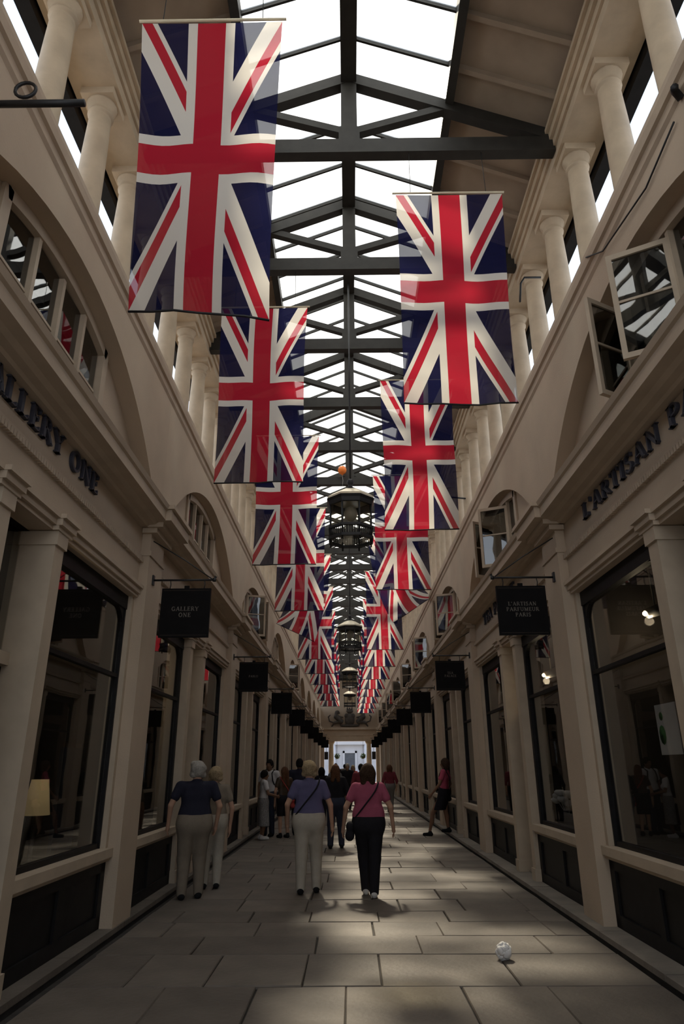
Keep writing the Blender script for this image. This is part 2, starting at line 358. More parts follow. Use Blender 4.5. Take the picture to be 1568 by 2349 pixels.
def truss_meshes():
    tie = MB().box(-2.52, 2.52, -.07, .07, 8.64, 8.86).mesh('tie_beam')
    king = MB().box(-.10, .10, -.06, .06, 8.86, 9.95).box(-.13, .13, -.065, .065, 8.86, 9.0).mesh('king_post')
    r = {}; st = {}
    for sd in SIDES:
        r[sd] = MB().bar((sd*2.50, 0, 8.90), (0, 0, 9.96), .13, .16).mesh('principal_rafter')
        st[sd] = MB().bar((sd*.06, 0, 9.02), (sd*1.22, 0, 9.42), .10, .10).mesh('strut')
    return tie, king, r, st
tie, king, rr, ss = truss_meshes()
k = -6
while TR0+k*TRP < YEND-.3:
    y = TR0+k*TRP; k += 1
    if y < Y0: continue
    t = obj('truss', tie, 'truss_paint', ce, (0, y, 0)); obj('king_post', king, 'truss_paint', t)
    for sd in SIDES: obj('principal_rafter', rr[sd], 'truss_paint', t); obj('strut', ss[sd], 'truss_paint', t)

# ================================================================== WINDOWS AND DOORS
WN = [0]; DN = [0]
def bayname(b): return 'behind the viewer' if b < 0 else ORD[b+1]+' bay'
LIGHTS = [-1.04, -.52, 0, .52, 1.04]
def lun_frame(sd):
    mb = MB(sd)
    for s in (-1.10, 1.10): mb.w(-.28, -.155, s-.06, s+.06, CORN, 5.80)
    mb.w(-.28, -.15, -1.16, 1.16, CORN, 4.70)
    o, i = arch_pts(41), arch_pts(41, grow=-.11)
    for k in range(40):
        if abs(o[k][0]) > 1.2 or abs(o[k+1][0]) > 1.2: continue
        poly = [o[k], o[k+1], i[k+1], i[k]]
        mb.prism(poly, lambda u, v, t: (sd*(HW+(.28 if t else .155)), u, v))
    return mb.mesh('frame')
def casement(sg, hz):
    f = MB(); L = .50*sg
    f.box(-.02, .02, 0, .045*sg, 0, hz); f.box(-.02, .02, L-.045*sg, L, 0, hz); f.box(-.02, .02, .045*sg, L-.045*sg, 0, .05); f.box(-.02, .02, .045*sg, L-.045*sg, hz-.05, hz); f.box(-.012, .012, .045*sg, L-.045*sg, hz*.52, hz*.52+.022)
    p = MB().box(-.003, .003, .045*sg, L-.045*sg, .05, hz-.05)
    return f.mesh('casement'), p.mesh('pane')
def lunette(sd, b):
    WN[0] += 1; y = C0+BAY*b; w = empty('window_%d' % WN[0], (0, y, 0))
    opened = sd == 1 or b in (2, 4)
    tag(w, 'arched four light window above the %s cornice, %s%s' % (SIDES[sd], bayname(b), ', casements open' if opened else ''), kind='structure')
    obj('frame', cached(('lf', sd), lambda: lun_frame(sd)), 'cream_joinery', w)
    ml = cached(('lm', sd), lambda: MB(sd).w(-.27, -.17, -.025, .025, 4.70, 5.82).mesh('mullion'))
    for s in (-.52, 0, .52): obj('mullion', ml, 'cream_joinery', w, (0, s, 0))
    pn = cached(('lp', sd), lambda: MB(sd).w(-.225, -.219, .025, .495, 4.70, 5.83).mesh('pane'))
    tb = cached(('lt', sd), lambda: MB(sd).w(-.235, -.205, .025, .495, 5.24, 5.265).mesh('glazing_bar'))
    for i, s in enumerate(LIGHTS[:4]):
        if opened and i in (1, 2):
            sg = 1 if i == 1 else -1; cf, cp = cached(('cs', sg), lambda: casement(sg, 1.05))
            an = math.radians(62 + (b*17 % 13)) * sd * sg
            c = obj('casement', cf, 'cream_joinery', w, (sd*(HW+.185), -.50*sg, 4.72)); c.rotation_euler.z = an
            obj('pane', cp, 'old_glass', c)
        else:
            obj('pane', pn, 'old_glass', w, (0, s, 0)); obj('glazing_bar', tb, 'cream_joinery', w, (0, s, 0))
def shop_parts(sd, sg):
    a, b = (.58, 2.80); S = lambda u: u*sg
    def W(mb, d0, d1, s0, s1, z0, z1): return mb.w(d0, d1, min(S(s0), S(s1)), max(S(s0), S(s1)), z0, z1)
    fr = MB(sd); W(fr, -.27, -.19, a, a+.09, .82, 3.50); W(fr, -.27, -.19, b-.10, b, .82, 3.50); W(fr, -.27, -.18, a, b, 3.34, 3.50); W(fr, -.27, -.20, a, b, .82, .87)
    R = .26
    for s0, dr in ((a+.09, 1), (b-.10, -1)):
        arc = [(s0+dr*(R-R*math.sin(t)), 3.34-R+R*math.cos(t)) for t in np.linspace(0, PI/2, 9)]
        poly = [(s0, 3.34)] + [(u, v) for u, v in arc]
        for k in range(1, len(poly)-1):
            fr.prism([poly[0], poly[k], poly[k+1]], lambda u, v, t: (sd*(HW+(.26 if t else .20)), S(u), v))
    jb = MB(sd); W(jb, -.30, -.13, b-.07, b+.005, .82, 3.50)
    tr = MB(sd); W(tr, -.255, -.195, a+.09, b-.10, 2.555, 2.595)
    p1 = MB(sd); W(p1, -.233, -.227, a+.09, b-.10, 2.595, 3.36); p2 = MB(sd); W(p2, -.233, -.227, a+.09, b-.10, .87, 2.555)
    sl = MB(sd); W(sl, -.30, -.07, a, b, .735, .82); W(sl, -.30, -.10, a, b, .70, .735)
    rs = MB(sd); W(rs, -.30, -.16, a, b, .082, .70); 
    for s0, s1, z0, z1 in ((a, a+.12, .082, .70), (b-.12, b, .082, .70), (a, b, .60, .70), (a, b, .082, .20), ((a+b)/2-.06, (a+b)/2+.06, .20, .60)): W(rs, -.30, -.135, s0, s1, z0, z1)
    return [(n, m.mesh(n), mt) for n, m, mt in (('frame', fr, 'dark_trim'), ('jamb', jb, 'cream_joinery'), ('transom', tr, 'dark_trim'), ('pane', p1, 'shop_glass'), ('pane', p2, 'shop_glass'), ('sill', sl, 'cream_joinery'), ('stall_riser', rs, 'dark_trim'))]
def shop_window(sd, b, sg):
    WN[0] += 1; w = empty('window_%d' % WN[0], (0, C0+BAY*b, 0))
    tag(w, 'dark framed shop window with pale sill, %s side, %s, %s the door' % (SIDES[sd], bayname(b), 'beyond' if sg > 0 else 'this side of'), kind='structure')
    for n, me, mt in cached(('sw', sd, sg), lambda: shop_parts(sd, sg)): obj(n, me, mt, w)
def door_parts(sd):
    lf = MB(sd)
    for a in ((-.39, -.29, .09, 2.36), (.29, .39, .09, 2.36), (-.29, .29, .09, .80), (-.29, .29, 2.22, 2.36)): lf.w(-.40, -.35, *a)
    lf.w(-.41, -.34, -.20, .20, .22, .68)
    return [('leaf', lf.mesh('leaf'), 'dark_trim'), ('pane', MB(sd).w(-.38, -.374, -.29, .29, .80, 2.22).mesh('pane'), 'shop_glass'), ('transom', MB(sd).w(-.42, -.30, -.40, .40, 2.37, 2.47).mesh('transom'), 'cream_joinery'),
            ('fanlight_pane', MB(sd).w(-.38, -.374, -.40, .40, 2.47, 3.50).mesh('pane'), 'shop_glass'), ('handle', MB(sd).w(-.35, -.30, .26, .29, 1.0, 1.25).mesh('handle'), 'lamp_metal'),
            ('threshold', MB(sd).w(-.46, -.2, -.40, .40, .05, .10).mesh('threshold'), 'kerb')]
post_m = {sd: MB(sd).w(-.44, -.07, -.09, .09, .082, 3.50).w(-.4, -.05, -.105, .105, .082, .24).w(-.4, -.05, -.105, .105, 3.38, 3.50).mesh('door_post') for sd in SIDES}
for sd in SIDES:
    for b in BAYS:
        lunette(sd, b); shop_window(sd, b, -1); shop_window(sd, b, 1)
        DN[0] += 1; d = empty('door_%d' % DN[0], (0, C0+BAY*b, 0)); tag(d, 'recessed glazed shop door between cream posts, %s side, %s' % (SIDES[sd], bayname(b)), kind='structure')
        for n, me, mt in cached(('dp', sd), lambda: door_parts(sd)): obj(n, me, mt, d)
        for s in (-.49, .49): obj('door_post', post_m[sd], 'cream_joinery', d, (0, s, 0))

# ================================================================== LETTERING
def arc(cx, cy, rx, ry, a0, a1, n=10): return [(cx+rx*math.cos(math.radians(a)), cy+ry*math.sin(math.radians(a))) for a in np.linspace(a0, a1, n)]
T, t_ = .16, .07
def ser(x, y, w=.17): return ([(x-w, y), (x+w, y)], .06)
GL = {
 'L': (.66, [([(.17, 0), (.17, 1)], T), ([(.17, .035), (.62, .035)], t_), ([(.61, 0), (.61, .22)], t_), ser(.17, .97), ser(.14, .03)]),
 'A': (.86, [([(.08, .02), (.43, 1)], t_), ([(.43, 1), (.76, .02)], T), ([(.2, .34), (.62, .34)], t_), ser(.09, .03, .12), ser(.76, .03, .14)]),
 'E': (.68, [([(.17, 0), (.17, 1)], T), ([(.17, .965), (.6, .965)], t_), ([(.17, .51), (.46, .51)], t_), ([(.17, .035), (.62, .035)], t_), ([(.59, 1), (.59, .8)], t_), ([(.61, 0), (.61, .22)], t_), ([(.46, .4), (.46, .62)], t_), ser(.12, .97, .1), ser(.12, .03, .1)]),
 'R': (.80, [([(.17, 0), (.17, 1)], T), ([(.17, .965)] + arc(.40, .74, .2, .225, 90, -90) + [(.17, .515)], .09), ([(.42, .5), (.74, .02)], T), ser(.15, .03), ser(.12, .97, .1), ser(.74, .03, .1)]),
 'P': (.70, [([(.17, 0), (.17, 1)], T), ([(.17, .965)] + arc(.40, .73, .22, .235, 90, -90) + [(.17, .495)], .09), ser(.17, .03), ser(.12, .97, .1)]),
 'B': (.74, [([(.17, 0), (.17, 1)], T), ([(.17, .965)] + arc(.38, .75, .18, .215, 90, -90) + [(.17, .53)], .09), ([(.17, .53)] + arc(.40, .28, .22, .245, 90, -90) + [(.17, .035)], .1), ser(.12, .97, .1), ser(.12, .03, .1)]),
 'Y': (.82, [([(.08, .97), (.41, .45)], T), ([(.74, .97), (.41, .45)], t_), ([(.41, .48), (.41, 0)], T), ser(.1, .97, .13), ser(.72, .97, .11), ser(.41, .03)]),
 'O': (.88, [(arc(.44, .5, .34, .45, 0, 360, 28), .13)]),
 'G': (.88, [(arc(.46, .5, .36, .45, 45, 330, 22), .13), ([(.74, .02), (.74, .44)], .14), ser(.72, .45, .15)]),
 'C': (.80, [(arc(.46, .5, .36, .45, 45, 315, 22), .13), ([(.70, .98), (.70, .74)], t_)]),
 'N': (.92, [([(.15, 0), (.15, 1)], t_), ([(.13, 1), (.77, 0)], T), ([(.77, 0), (.77, 1)], t_), ser(.14, .03, .13), ser(.77, .97, .13), ser(.1, .97, .08)]),
 'T': (.76, [([(.38, 0), (.38, 1)], T), ([(.03, .965), (.73, .965)], t_), ([(.05, 1), (.05, .78)], t_), ([(.71, 1), (.71, .78)], t_), ser(.38, .03)]),
 'I': (.36, [([(.18, 0), (.18, 1)], T), ser(.18, .97), ser(.18, .03)]),
 'S': (.64, [(arc(.32, .74, .22, .22, 30, 250, 12) + arc(.32, .27, .23, .235, 70, -150, 12), .12), ([(.52, .98), (.52, .76)], t_), ([(.1, .02), (.1, .26)], t_)]),
 'F': (.64, [([(.17, 0), (.17, 1)], T), ([(.17, .965), (.6, .965)], t_), ([(.17, .51), (.46, .51)], t_), ([(.59, 1), (.59, .8)], t_), ser(.17, .03), ser(.12, .97, .1)]),
 'U': (.86, [([(.16, 1), (.16, .32)] + arc(.43, .32, .27, .28, 180, 360, 12) + [(.70, 1)], .11), ser(.16, .97), ser(.70, .97, .13)]),
 'M': (1.02, [([(.14, 0), (.16, 1)], t_), ([(.16, 1), (.5, .05)], T), ([(.5, .05), (.86, 1)], t_), ([(.86, 0), (.86, 1)], T), ser(.13, .03, .12), ser(.86, .03, .15), ser(.14, .97, .1), ser(.9, .97, .1)]),
 "'": (.24, [([(.12, 1), (.10, .72)], .10)]), ' ': (.42, []),
}
def glyph_into(mb, ch, f):
    for pts, w in GL[ch][1]:
        P = [Vector((a, b)) for a, b in pts]; L = []; Rr = []
        for i, p in enumerate(P):
            t = (P[min(i+1, len(P)-1)] - P[max(i-1, 0)])
            if t.length < 1e-6: t = Vector((1, 0))
            t.normalize(); nrm = Vector((-t.y, t.x)); L.append(p+nrm*w/2); Rr.append(p-nrm*w/2)
        for i in range(len(P)-1):
            poly = [tuple(L[i]), tuple(L[i+1]), tuple(Rr[i+1]), tuple(Rr[i])]
            mb.prism(poly, f)
def text_width(s, gap=.10): return sum(GL[c][0]+gap for c in s)-gap
def fascia_text(sd, text, y_first, h, label, wx=1.0):
    # letters stand on the frieze; reading direction runs towards -y on the right wall, +y on the left
    dr = -sd; root = empty('fascia_lettering', (sd*(HW+.11), y_first, 4.15)); tag(root, label, 'lettering')
    u = 0.
    for ch in text:
        if ch != ' ':
            mb = MB(); u0 = u
            glyph_into(mb, ch, lambda a, b, t: (-sd*(.035*t), dr*((u0+a)*h*wx), b*h))
            mb.build('letter', 'letter_dark', root)
        u += GL[ch][0]+.14
fascia_text(-1, 'GALLERY ONE', 6.17 - (text_width('GALLERY ONE', .14))*.195*1.28, .195, 'raised dark letters reading GALLERY ONE on the left frieze', 1.28)
fascia_text(1, "L'ARTISAN PARFUMEUR", 7.02, .18, "raised dark letters reading L'ARTISAN PARFUMEUR on the right frieze", 1.50)
fascia_text(1, 'TEA PALACE', 12.95, .20, 'raised dark letters reading TEA PALACE on the right frieze', 1.5)

# ================================================================== HANGING SIGNS
def hang_sign(sd, y, lines, label, n):
    xw = sd*HW; root = empty('hanging_sign', (xw, y, 3.36)); tag(root, label, 'sign', 'black signs hung from iron brackets')
    c = -sd*.435; w = .30
    br = MB(); br.tube([(0, 0, .41), (-sd*.76, 0, .41)], .013, 8); br.tube([(-sd*.76, 0, .39), (-sd*.775, 0, .46), (-sd*.79, 0, .44)], .010, 6); br.box(-sd*.0, -sd*.02, -.03, .03, .35, .47); br.lathe([(.022, -.02), (.022, .02)], (-sd*.765, 0, .41), 8)
    br.build('bracket', 'iron', root)
    MB().tube([(-sd*.74, 0, .42), (-sd*.38, -.06, .66), (-sd*.0, -.12, .88)], .007, 6).build('stay', 'iron', root)
    bd = MB().box(c-w, c+w, -.02, .02, -.30, .30).box(c-.03, c+.03, -.015, .015, .30, .335).build('board', 'sign_black', root)
    for q in (-.21, .21): MB().tube([(c+q, 0, .405), (c+q+.008, 0, .35), (c+q, 0, .30)], .006, 6).build('hook', 'iron', root)
    if n <= 2:
        for z in (.272, -.276): MB().box(c-w+.02, c+w-.02, -.0215, -.018, z, z+.004).build('border_line', 'wood_dark', bd)
    for i, (tx, z, h) in enumerate(lines):
        u = -text_width(tx, .16)*h/2
        for ch in tx:
            u0 = u; mb = MB(); glyph_into(mb, ch, lambda a, b, t: (c+u0+a*h, -.0235+.004*t, z+b*h)); u += (GL[ch][0]+.16)*h
            mb.build('letter', 'gilt', bd)
    return root
TXT = {(-1, 0): [('GALLERY', .02, .052), ('ONE', -.055, .052)], (1, 0): [("L'ARTISAN", .055, .046), ('PARFUMEUR', -.012, .046), ('PARIS', -.079, .046)],
       (-1, 1): [('PABLO', -.01, .042)], (1, 1): [('TEA', .03, .045), ('PALACE', -.03, .045)]}
for sd in SIDES:
    for k in range(0, 9):
        lab = {(-1, 0): 'black square hanging sign lettered GALLERY ONE, nearest on the left', (1, 0): "black square hanging sign lettered L'ARTISAN PARFUMEUR PARIS, nearest on the right",
               (-1, 1): 'second black hanging sign along the left pilasters', (1, 1): 'black hanging sign lettered TEA PALACE, second on the right'}.get((sd, k), 'small black hanging sign, %s along the %s pilasters' % (ORD[k+1], SIDES[sd]))
        hang_sign(sd, C0+BAY*(k+.5)-.08, TXT.get((sd, k), []), lab, k)

# ================================================================== FLAGS
def flag(sd, i, y, xc, lean=.37, sway=0., curl=0., zt=7.98, L=2.68, W=1.27, seed=0, skew=0., taper=.01, tilt=0.):
    rg = random.Random(seed); root = empty('union_flag', (xc, y, zt))
    nu, nv = 18, 48; vs = []; uvs = []; fs = []
    ph = [rg.uniform(0, 6.28) for _ in range(4)]; th0 = math.asin(min(.99, lean/L))
    y_, z_ = 0., 0.
    spine = [(0., 0.)]
    for j in range(nv):
        t = (j+.5)/nv; th = th0*(.6+.8*t) + curl*max(0, t-.35)**1.2 + .05*math.sin(7*t+ph[0])
        y_ += L/nv*math.sin(th); z_ -= L/nv*math.cos(th); spine.append((y_, z_))
    for j in range(nv+1):
        t = j/nv; sy, sz = spine[j]
        wd = W*(1-.035*math.sin(PI*t)-taper*t)
        for k in range(nu+1):
            u = k/nu; a = (u-.5)
            rip = .022*math.sin(5.5*u+3*t+ph[1])*t + .014*math.sin(13*u+ph[2]+2*t)*min(1, t*2) + .010*math.sin(9*t+ph[3]) + .03*abs(curl)*math.sin(9*u+5*t)*t
            x = a*wd + sway*t*t + skew*t + .008*math.sin(6*t+ph[1])
            z = sz - tilt*a*t + (sway*1.1*a*t*t) - .012*math.sin(PI*u)*(1-t)
            vs.append((x, sy+rip, z)); uvs.append((u, 1-t))
    for j in range(nv):
        for k in range(nu):
            p = j*(nu+1)+k; fs.append((p, p+1, p+nu+2, p+nu+1))
    me = bpy.data.meshes.new('cloth'); me.from_pydata(vs, [], fs); me.update()
    ul = me.uv_layers.new(name='UVMap'); li = np.empty(len(me.loops), dtype=np.int32); me.loops.foreach_get('vertex_index', li)
    ul.data.foreach_set('uv', np.array(uvs, dtype=np.float32)[li].ravel()); me.polygons.foreach_set('use_smooth', [True]*len(fs))
    obj('cloth', me, 'flag_cloth', root)
    tr_ = MB().tube([(-W/2-.03, 0, .015), (W/2+.03, 0, .015)], .012, 6).build('top_rod', 'lamp_cream', root)
    bt = [Vector(vs[nv*(nu+1)+k]) for k in range(0, nu+1, 3)]; MB().tube(bt, .011, 6).build('bottom_rod', 'iron', root)
    for q in (-.45, .45):
        zc = roofz(abs(xc+q))-.06 - zt if False else 8.66-zt
        MB().tube([(q, 0, .015), (q*.98, 0, zc)], .004, 5).build('cord', 'iron', tr_)
    edge = 'nearest of all, top left of the picture' if (sd == -1 and i == 0) else ('nearest of the right row' if i == 0 else '%s of the %s row' % (ORD[i+1], SIDES[sd]))
    ex = ', blown askew' if curl else ''
    tag(root, 'vertical union flag of red white and navy, %s%s' % (edge, ex), 'flag', 'union flags hung from the trusses'); return root
FP = 2*TRP
flag(-1, 0, 4.06, -1.24, lean=.52, zt=7.90, L=2.84, W=1.27, seed=1, skew=-.04, taper=.07, tilt=.10)
for i in range(1, 11):
    if i == 4: flag(-1, i, TR0-TRP+FP*i-.02, -1.24, lean=.9, sway=-.55, curl=.9, seed=40)
    else: flag(-1, i, TR0-TRP+FP*i-.02, -1.26, seed=10+i, skew=-.05, lean=.37+.06*math.sin(i*2.1))
for i in range(0, 12):
    if i == 3: flag(1, i, TR0+FP*i-.04, 1.17, lean=1.4, sway=.75, curl=1.1, seed=77)
    else: flag(1, i, TR0+FP*i-.04, 1.17, seed=50+i, skew=.02, lean=.37+.05*math.sin(i*1.7))

# ================================================================== LANTERNS
def lantern(y, i):
    root = empty('hanging_lantern', (-.01, y, 4.86)); N = 8; a0 = PI/8; R = .345
    tag(root, 'black octagonal hanging lantern with glass sides, %s along the arcade' % ('nearest' if i == 0 else ORD[i+1]), 'lantern', 'octagonal lanterns hung along the ridge')
    V = [(math.cos(2*PI*k/N+a0), math.sin(2*PI*k/N+a0)) for k in range(N)]
    MB().lathe([(R+.05, .70), (R+.05, .735), (.30, .80), (.18, .87), (.07, .91), (.02, .915), (.02, .905), (.17, .86), (.29, .79), (R+.03, .70)], (0, 0, 0), 8, False, a0, False).build('roof', 'lamp_cream', root)
    tr = MB().lathe([(R+.02, .60), (R+.035, .66), (R+.06, .70), (R-.05, .70), (R-.05, .68), (R-.03, .60), (R+.02, .60)], (0, 0, 0), 8, False, a0, False); tr.build('top_rail', 'iron', root)
    MB().lathe([(.03, .91), (.05, .94), (.03, .97), (.045, 1.0), (.06, 1.04), (.045, 1.08), (.015, 1.10)], (0, 0, 0), 12).build('finial', 'iron', root)
    MB().tube([(0, 0, 1.08), (0, 0, 5.05)], .014, 8).build('hanging_rod', 'iron', root)
    for rr_, z0, z1, nm in ((R+.03, .20, .235, 'upper_gallery_rail'), (R+.03, .03, .075, 'bottom_rail')):
        MB().lathe([(rr_-.06, z0), (rr_, z0), (rr_, z1), (rr_-.06, z1), (rr_-.06, z0)], (0, 0, 0), 8, False, a0, False).build(nm, 'iron', root)
    pm = MB().tube([(R, 0, -.02), (R, 0, .64)], .014, 6).mesh('post'); bl = MB()
    for k in range(N):
        o = obj('post', pm, 'iron', root); o.rotation_euler.z = 2*PI*k/N+a0
        p, q = V[k], V[(k+1) % N]
        g = MB(); w = .004
        g.bar((p[0]*R*.97, p[1]*R*.97, .42), (q[0]*R*.97, q[1]*R*.97, .42), .004, .38); g.build('pane', 'lantern_glass', root)
        for j in range(1, 7):
            t = j/7; x, yy = (p[0]*(1-t)+q[0]*t)*(R+.01), (p[1]*(1-t)+q[1]*t)*(R+.01); bl.tube([(x, yy, .06), (x, yy, .21)], .008, 5)
    bl.build('balusters', 'iron', root)['kind'] = 'stuff'
    MB().lathe([(R-.02, .05), (R-.02, .056)], (0, 0, 0), 8, False, a0).build('base_glass', 'lantern_glass', root)
    MB().lathe([(.02, .62), (.09, .58), (.11, .50), (.09, .42), (.04, .38), (.01, .37)], (0, 0, 0), 14).build('lamp_globe', 'globe', root)
for i, y in enumerate((9.95, 20.3, 30.5, 40.6)): lantern(y, i)

# orange balloon caught under the ridge
bl = empty('balloon', (-.19, 16.25, 8.98)); tag(bl, 'small round orange balloon floating under the roof ridge', 'balloon')
MB().lathe([(.001, .12), (.05, .112), (.09, .08), (.113, .02), (.112, -.03), (.09, -.08), (.05, -.112), (.015, -.13), (.02, -.145)], (0, 0, 0), 16).build('envelope', 'balloon', bl)
MB().tube([(0, 0, -.14), (.02, 0, -.3), (0, .02, -.5)], .003, 5).build('string', 'paper', bl)

# ================================================================== WALL BRACKETS AND FITTINGS
def arm(name, label, pts, r, extra=None, m='iron'):
    root = empty(name, pts[0]); p0 = Vector(pts[0]); tag(root, label, 'bracket')
    MB().tube([Vector(p)-p0 for p in pts], r, 8).build('arm', m, root)
    if extra: extra(root, p0)
    return root
def ring(root, p0):
    MB().tube([Vector((-2.22+.07*math.cos(a), 3.2, 5.90+.07*math.sin(a)))-p0 for a in np.linspace(0, 2*PI, 16)[:-1]], .012, 6, True).build('ring', 'iron', root)
    MB().box(-.02, .01, -.05, .05, -.08, .08).build('wall_plate', 'iron', root)
arm('iron_bracket', 'dark iron bracket arm with ring high on the near left wall', [(-2.47, 3.2, 5.77), (-2.1, 3.2, 5.77), (-1.80, 3.2, 5.77)], .024, ring)
arm('lamp_bracket', 'thin black bracket arm on the column beside the nearest right flag', [(2.66, 7.58, 7.96), (2.43, 7.58, 7.96), (2.37, 7.58, 7.86), (2.33, 7.58, 7.55)], .014)
arm('lamp_bracket', 'small dark fixing on the right columns behind the second flag', [(2.66, 14.3, 7.35), (2.30, 14.2, 7.35)], .02)
arm('lamp_bracket', 'dark round fixing at the upper right wall edge', [(2.47, 3.62, 6.28), (2.42, 3.6, 6.34), (2.40, 3.56, 6.32)], .03)
cb = MB().tube([(2.46, 3.75, 6.2), (2.46, 4.3, 6.12), (2.44, 5.2, 6.27), (2.40, 5.5, 6.46)], .008, 6).build('cable', 'iron'); tag(cb, 'thin dark cable looping along the upper right wall', 'cable')

# ================================================================== CRUMPLED PAPER
def crumple():
    bm = bmesh.new(); bmesh.ops.create_icosphere(bm, subdivisions=4, radius=.075)
    rg = random.Random(5); dirs = [Vector((rg.gauss(0, 1), rg.gauss(0, 1), rg.gauss(0, 1))).normalized() for _ in range(26)]
    for v in bm.verts:
        n = v.co.normalized(); d = max(n.dot(k) for k in dirs); s2 = sorted((n.dot(k) for k in dirs), reverse=True)
        v.co = n*.075*(.62+.42*d*d - .30*max(0, .06-(s2[0]-s2[1]))/.06*.5)
    me = bpy.data.meshes.new('crumpled_paper'); bm.to_mesh(me); bm.free(); return me
pb = obj('crumpled_paper', crumple(), 'paper', None, (1.29, 6.95, .062)); tag(pb, 'crumpled white paper ball lying on the paving', 'litter')

# ================================================================== SHOP DISPLAYS
def part_box(name, m, parent, *a): return MB().box(*a).build(name, m, parent)
mat('poster_white', (.62, .62, .64), .7, .03, 3); mat('poster_green', (.10, .30, .10), .7, .3, 9); mat('poster_red', (.45, .06, .05), .7, .1, 6)
mat('shade_lit', (.9, .66, .33), .7, .05, 4, emis=.07); mat('board_slate', (.03, .032, .04), .7, .2, 6); mat('picture_blue', (.12, .15, .22), .6, .4, 7)
def poster(label, loc, w, h, spots):
    r = empty('window_poster', loc); tag(r, label, 'poster')
    part_box('sheet', 'poster_white', r, 0, .008, -w/2, w/2, -h/2, h/2)
    for m, u, v, a, b in spots:
        o = MB().lathe([(a, -.001), (a*.9, .001)], (0, 0, 0), 10).build('motif', m, r); o.rotation_euler = (0, PI/2, 0); o.location = (-.003 if loc[0] > 0 else .011, u, v); o.scale = (b, 1, 1)
poster('white poster with green motif inside the nearest right shop window', (2.95, 6.68, 1.92), .44, .46, [('poster_green', .12, -.05, .07, 1.3), ('poster_green', .10, .12, .04, 1.0)])
poster('white poster with red motif at the right edge inside the shop window', (2.95, 6.20, 1.88), .34, .45, [('poster_red', .05, -.05, .12, 1.2)])
def spot(loc, label, sd):
    r = empty('spot_lamp', loc); tag(r, label, 'lamp')
    MB().tube([(0, 0, 4.3-loc[2]), (0, 0, .05)], .012, 6).build('stem', 'lamp_metal', r)
    b = MB().lathe([(.055, -.11), (.07, .10), (.05, .11)], (0, 0, 0), 14).build('housing', 'lamp_metal', r); b.rotation_euler = (0, 1.25*sd, 0)
    MB().lathe([(.01, -.03), (.03, -.01), (.03, .01), (.01, .03)], (-sd*.12, 0, -.03), 10).build('bulb', 'bulb', r)
    ld = bpy.data.lights.new('lamp_light', 'POINT'); ld.energy = 3.0; ld.color = (1, .80, .55); ld.shadow_soft_size = .05; lo_ = bpy.data.objects.new('lamp_light', ld); C.objects.link(lo_); lo_.parent = r; lo_.location = (-sd*.10, 0, -.12)
spot((3.1, 10.7, 2.95), 'silver spot lamp hanging in the right hand second shop window', 1)
spot((3.45, 7.6, 3.25), 'silver spot lamp high inside the nearest right shop', 1)
spot((-3.5, 9.9, 3.1), 'added silver spot lamp lighting the second left shop', -1)  # lamp added to brighten the dark interior
spot((-3.0, 5.85, 2.85), 'warm glowing lamp inside the nearest left shop', -1)
r = empty('table_lamp', (-3.1, 7.05, 1.02)); tag(r, 'pale yellow lit lamp shade in the nearest left shop window', 'lamp')
MB().lathe([(.13, .16), (.08, .48)], (0, 0, 0), 16).build('shade', 'shade_lit', r); MB().lathe([(.10, -.96), (.10, -.93), (.02, -.92), (.02, .2)], (0, 0, 0), 12).build('base', 'iron', r)
r = empty('display_board', (-3.02, 7.55, .055)); tag(r, 'dark easel board standing in the nearest left shop window', 'board')
part_box('panel', 'board_slate', r, -.02, .02, -.26, .26, .55, 1.75)
for s in (-.2, .2): MB().bar((-.05, s, 0), (0, s, 1.8), .04, .04).build('leg', 'wood_dark', r)
def shelf_unit(loc, label, sd, goods):
    r = empty('display_shelf', loc); tag(r, label, 'shelf'); x0, x1 = (-.16, .16)
    for s in (-.7, .7): part_box('side', 'wood_dark', r, x0, x1, s-.02, s+.02, 0, 2.0)
    for z in (.45, .85, 1.25, 1.65, 1.98): part_box('board', 'cream_joinery' if goods == 2 else 'wood_dark', r, x0, x1, -.68, .68, z, z+.03)
    rg = random.Random(int(loc[1]*10)); 
    for iz, z in enumerate((.48, .88, 1.28, 1.68)):
        s = -.6; ng = 0
        while s < .55:
            ng += 1; w = rg.uniform(.06, .14); h = rg.uniform(.10, .28)
            g = MB(); mt = rg.choice(['picture_blue', 'poster_white', 'poster_red', 'khaki', 'grey_print', 'gilt'])
            if rg.random() < .5: g.lathe([(w*.4, 0), (w*.45, h*.6), (w*.2, h*.8), (w*.2, h)], (0, 0, 0), 10)
            else: g.box(-.08, .08, -w*.45, w*.45, 0, h)
            o = g.build('jar' if len(g.f) > 10 else 'box', mt); o.location = (loc[0], loc[1]+s+w/2, loc[2]+z+.002); nm = {'picture_blue': 'blue grey', 'poster_white': 'white', 'poster_red': 'red', 'khaki': 'tan', 'grey_print': 'grey', 'gilt': 'buff'}[mt]
            tag(o, '%s %s, %s from the near end, %s shelf, %s' % (nm, 'jar' if len(g.f) > 10 else 'box', ORD[ng], ['lowest', 'second', 'third', 'top'][iz], label.split(' in the ')[1]), 'jar' if len(g.f) > 10 else 'box', 'goods on the shelf in the '+label.split(' in the ')[1]); s += w+rg.uniform(.02, .10)
shelf_unit((3.6, 6.6, .05), 'dark shelf unit in the nearest right shop', 1, 1)
shelf_unit((-3.6, 6.9, .05), 'dark shelf unit in the nearest left shop', -1, 1)
shelf_unit((3.5, 9.7, .05), 'dark shelf unit in the second right shop', 1, 1)
shelf_unit((-3.3, 9.6, .05), 'pale shelf unit in the second left shop', -1, 2)
r = empty('paper_flowers', (2.88, 9.9, .85)); tag(r, 'bunch of white paper flowers on the right second window sill', 'flowers')
